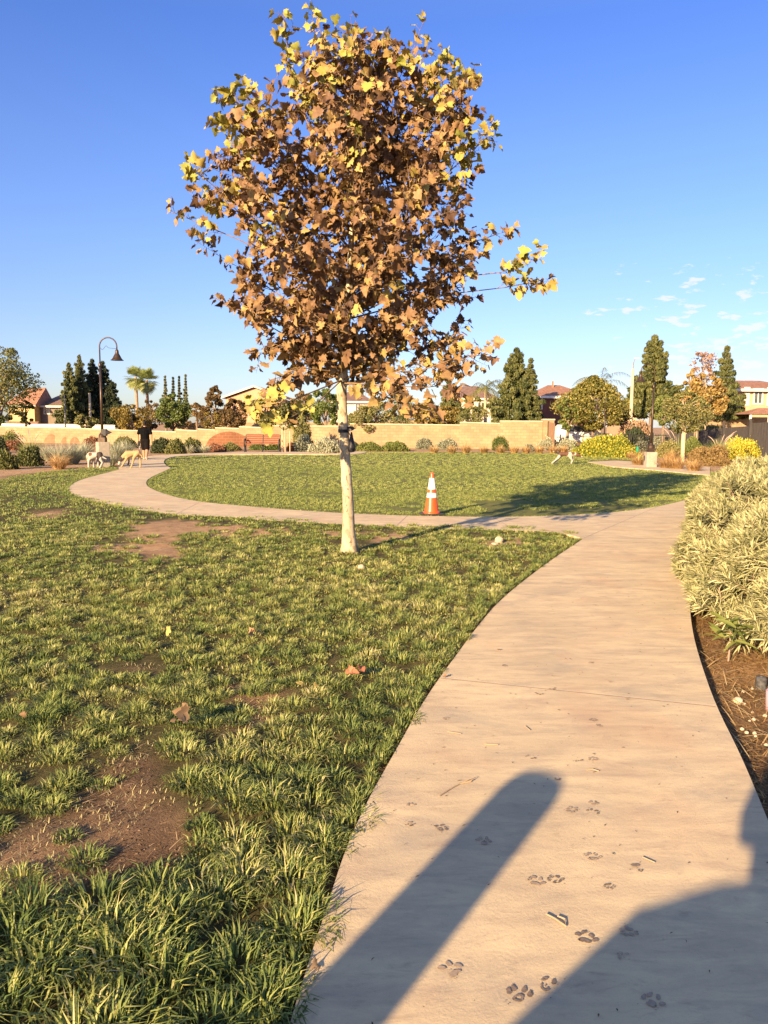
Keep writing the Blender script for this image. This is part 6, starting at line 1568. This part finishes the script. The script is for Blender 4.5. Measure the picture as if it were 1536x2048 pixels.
# ------------------------------------------------------------------ small things on the ground
M_fall = {k: mat_tint("fallen_leaf_"+k, pal(*c), transl=.1, rough=.7) for k, c in dict(tan=((.19,.12,.065),(.29,.20,.11)), red=((.30,.10,.05),(.40,.17,.09)), yellow=((.36,.26,.06),(.46,.36,.12)), brown=((.18,.10,.05),(.30,.18,.09))).items()}
for (x,y,sc,k,lb,z) in ((335,1271,.13,'yellow','yellowed leaf lying on the lawn left of the middle',.03),(503,1271,.12,'brown','curled brown leaf lying on the lawn below the trunk',.03),(521,1268,.08,'tan','tan leaf beside the curled brown leaf on the lawn',.03),
    (372,1447,.15,'tan','large curled tan leaf beside the bare soil patch',.03),(352,1440,.10,'tan','small tan leaf touching the large curled tan leaf',.03),(700,1350,.12,'red','red fallen leaf, left one of the two near the walk edge',.035),(722,1345,.11,'red','red fallen leaf, right one of the two near the walk edge',.035),
    (606,1370,.09,'yellow','small bright yellow leaf left of the red leaves',.035),(630,1374,.07,'yellow','tiny yellow leaf between the yellow and red leaves',.035),(52,1438,.07,'tan','tan leaf at the left edge of the lawn',.03),(338,1737,.05,'red','pinkish leaf on the bare soil patch',.0),
    (996,1300,.05,'tan','small dry leaf on the concrete walk below the curve',.005),(636,1922,.055,'tan','small dry leaf on the left edge of the concrete walk',.005),(648,1078,.06,'tan','tan leaf on the lawn left of the trunk base',.03),(886,1354,.05,'brown','dark shrivelled leaf at the end of the joint by the grass',.005)):
    q = at(x,y,z); mm = 2 if sc > .1 else 1
    v, f, t = lobed_leaves(np.zeros((mm,3))+RNG.normal(0,.01,(mm,3)), np.stack([RNG.normal(0,1,mm),RNG.normal(0,1,mm),RNG.uniform(-.05,.25,mm)],-1), np.full(mm, sc), RNG.uniform(0,1,mm), np.tile([0,0,1.0],(mm,1)))
    v = v*.5; o_ = np_mesh("fallen_leaf", v, f, M_fall[k], t); zmin = v[:,2].min(); o_.location = (q.x, q.y, z-zmin+.001); tag(o_, lb, 'leaf', 'fallen leaves on lawn and walk')
M_rock = mat("pale_rock", (.42,.34,.22), (.55,.46,.32), 30, rough=.9, bump=.5); M_pebble = mat("pebble", (.34,.29,.21), (.46,.40,.31), 20, rough=.8)
def rock(name, lb, x, y, w, h, cat='rock', m=M_rock, z=-.03, group=None):
    q = at(x, y, z); s = q.y/FPX; bm = bmesh.new(); bmesh.ops.create_icosphere(bm, subdivisions=2, radius=1)
    for v in bm.verts:
        k = 1+random.uniform(-.10,.10); v.co = Vector((v.co.x*w*s/2*k, v.co.y*w*s*.42*k, max(v.co.z,-.5)*h*s*.62*k))
    me = bpy.data.meshes.new(name); bm.to_mesh(me); bm.free(); o_ = link(name, me, m); o_.location = (q.x,q.y,z+h*s*.3); o_.rotation_euler = (0,0,random.uniform(-.5,.5)); tag(o_, lb, cat, group)
rock("rock", 'squarish pale rock on the bare strip of lawn before the cross walk', 998, 1086, 18, 15, z=-.015); rock("rock", 'flat pale stone beside the squarish rock', 990, 1090, 16, 6, z=-.015); rock("rock", 'pale stone in the grass below the trunk', 722, 1138, 15, 11, z=.0)
GP = 'pale pebbles in the mulch beside the walk'
rock("rock", 'largest yellow stone in the mulch beside the walk', 1475, 1406, 20, 15, z=-.098)
for (x,y,w,lb) in ((1488,1409,8,'pebble touching the largest yellow stone'),(1504,1379,7,'round pebble left of the irrigation cap'),(1486,1385,7,'pebble between the large stone and the cap'),(1505,1426,7,'pebble below and right of the large yellow stone'),(1484,1460,9,'long pebble near the walk edge, upper of two'),(1493,1467,9,'long pebble near the walk edge, lower of two'),
    (1509,1468,9,'flat pebble right of the two long pebbles'),(1511,1474,7,'small pebble under the flat pebble'),(1532,1492,10,'white pebble at the right edge of the view'),(1499,1443,6,'pebble above the two long pebbles'),(1507,1441,9,'wide pebble above the flat pebble'),(1530,1434,10,'pale pebble beside the pink cup')):
    rock("pebble", lb, x, y, w, w*.7, 'pebble', M_pebble, -.098, GP)
q = at(1521,1380,-.105); mb = MB(); mb.lathe([(.0335,0),(.034,.075),(.030,.08),(.030,.086),(.022,.090),(.012,.088),(.01,.092)], n=20); ic = mb.build("sprinkler_cap", mat("black_plastic", (.03,.03,.032), (.10,.10,.10), 40, rough=.45)); ic.location = q; tag(ic, 'black cylindrical irrigation cap standing in the mulch under the hedge', 'sprinkler')
q = at(1544,1424,-.105); mb = MB(); mb.lathe([(.03,0),(.037,.01),(.04,.13),(.037,.13),(.03,.015)], n=20); pc_ = mb.build("cup", mat("pink_plastic", (.40,.24,.28), (.46,.30,.33), 8, rough=.4), smooth=True); pc_.location = q; tag(pc_, 'pale pink cup standing in the mulch at the right edge', 'cup')
# mulch, straw and grit: uncountable
def straw(name, lb, poly_px, x0, x1, y0, y1, step, L, wd, m, z, tone, bend=.3, flatl=(1.3,1.55)):
    x, y = jgrid(x0, x1, y0, y1, step); px, py = project(np.stack([x,y,np.full_like(x,z)],-1)); k = inpoly(px,py,poly_px); x, y = x[k], y[k]; n = len(x)
    zz = (ground_z(x,y)-.092 if z < -.03 else np.full(n,z))+RNG.uniform(0,.012,n)
    v, f = blade_mesh(np.stack([x,y,zz],-1), RNG.uniform(0,2*np.pi,n), RNG.uniform(flatl[0],flatl[1],n), L*RNG.uniform(.4,1.4,n), np.full(n,wd)*RNG.uniform(.6,1.4,n), bend*.1)
    o_ = np_mesh(name, v, f, m, np.clip(np.repeat(RNG.normal(tone,.25,n),3),0,1)); tag(o_, lb, 'ground litter', kind='stuff'); return o_
BEDPX = [(1378,1180),(1386,1270),(1403,1330),(1432,1412),(1482,1510),(1536,1640),(1640,1900),(1760,2200),(2400,2200),(2100,1300),(1700,1150)]
straw("mulch_litter", 'brown mulch and dry straw beside the concrete walk', BEDPX, 1.2, 6, 1.8, 8, .022, .07, .0045, M['straw'], -.05, .25)
straw("dry_leaf_litter", 'dark woody mulch chips beside the concrete walk', BEDPX, 1.2, 6, 1.8, 8, .028, .03, .012, M['brown'], -.05, .6)
straw("pale_straw", 'long pale straw blades lying under the hedge', [(1395,1290),(1432,1400),(1500,1540),(1700,1600),(1700,1250)], 1.8, 5, 3.6, 6.5, .085, .26, .006, M['straw'], -.045, .95)
# grit and seeds strewn over the walk
x, y = jgrid(-.6, 3.2, 1.4, 9, .07); px, py = project(np.stack([x,y,np.zeros_like(x)],-1)); k = inpoly(px,py,[(p_[0]+14,p_[1]) for p_ in EDGE_MAIN_L]+[(1360,1080)]+[(p_[0]-14,p_[1]) for p_ in EDGE_R[4:]]) & (RNG.uniform(0,1,len(x)) < .16)
x, y = x[k], y[k]; n = len(x); th = RNG.uniform(0,6.28,n); Ls = RNG.uniform(.002,.011,n); Ws = RNG.uniform(.0012,.003,n)
c = np.stack([x,y,np.full(n,.0035)],-1); dv = np.stack([np.cos(th),np.sin(th),np.zeros(n)],-1); pv = np.stack([-np.sin(th),np.cos(th),np.zeros(n)],-1)
V = np.stack([c-dv*Ls[:,None], c-pv*Ws[:,None]+[0,0,.002], c+dv*Ls[:,None], c+pv*Ws[:,None]+[0,0,.002]],1).reshape(-1,3)
o_ = np_mesh("grit", V, np.arange(4*n).reshape(n,4), M['brown'], RNG.uniform(0,.7,n)); tag(o_, 'dark seeds and grit strewn over the concrete walk', 'grit', kind='stuff')
# dry stems lying on the walk
M_drystem = mat('dry_stem', (.30,.21,.12), (.42,.31,.18), 60)
for (pts, lb, r) in (([(878,1592),(900,1578),(920,1567),(942,1563)],'feathery dry grass head lying on the walk left of the post shadow',.0022),([(1092,1828),(1108,1836),(1132,1853),(1130,1838),(1115,1832)],'twisted dry leaf stalk on the walk near the middle',.0022),([(1172,1540),(1185,1538),(1198,1542)],'short dry twig on the walk near the wet prints',.002),
    ([(895,1463),(922,1467)],'thin straw on the walk nearest the grass',.0018),([(968,1488),(996,1489)],'pale straw piece on the walk above the shadow tip',.0022),([(1285,1714),(1310,1725)],'thin curved stem on the walk right of the middle prints',.0018),([(1050,1452),(1060,1460)],'tiny straw in the middle of the walk',.002)):
    mb = MB(); base = at(*pts[0],0); pp = [at(x,y,.004+r)-base for x,y in pts]; mb.tube(pp, r, 5)
    if 'feathery' in lb:
        for k in range(7): mb.tube([pp[2].lerp(pp[3],k/7), pp[3]+Vector((random.uniform(-.01,.03),random.uniform(-.01,.03),.006))], .0012, 4)
    o_ = mb.build("dry_stem", M_drystem); o_.location = base; tag(o_, lb, 'dry stem', 'dry stems on the walk')
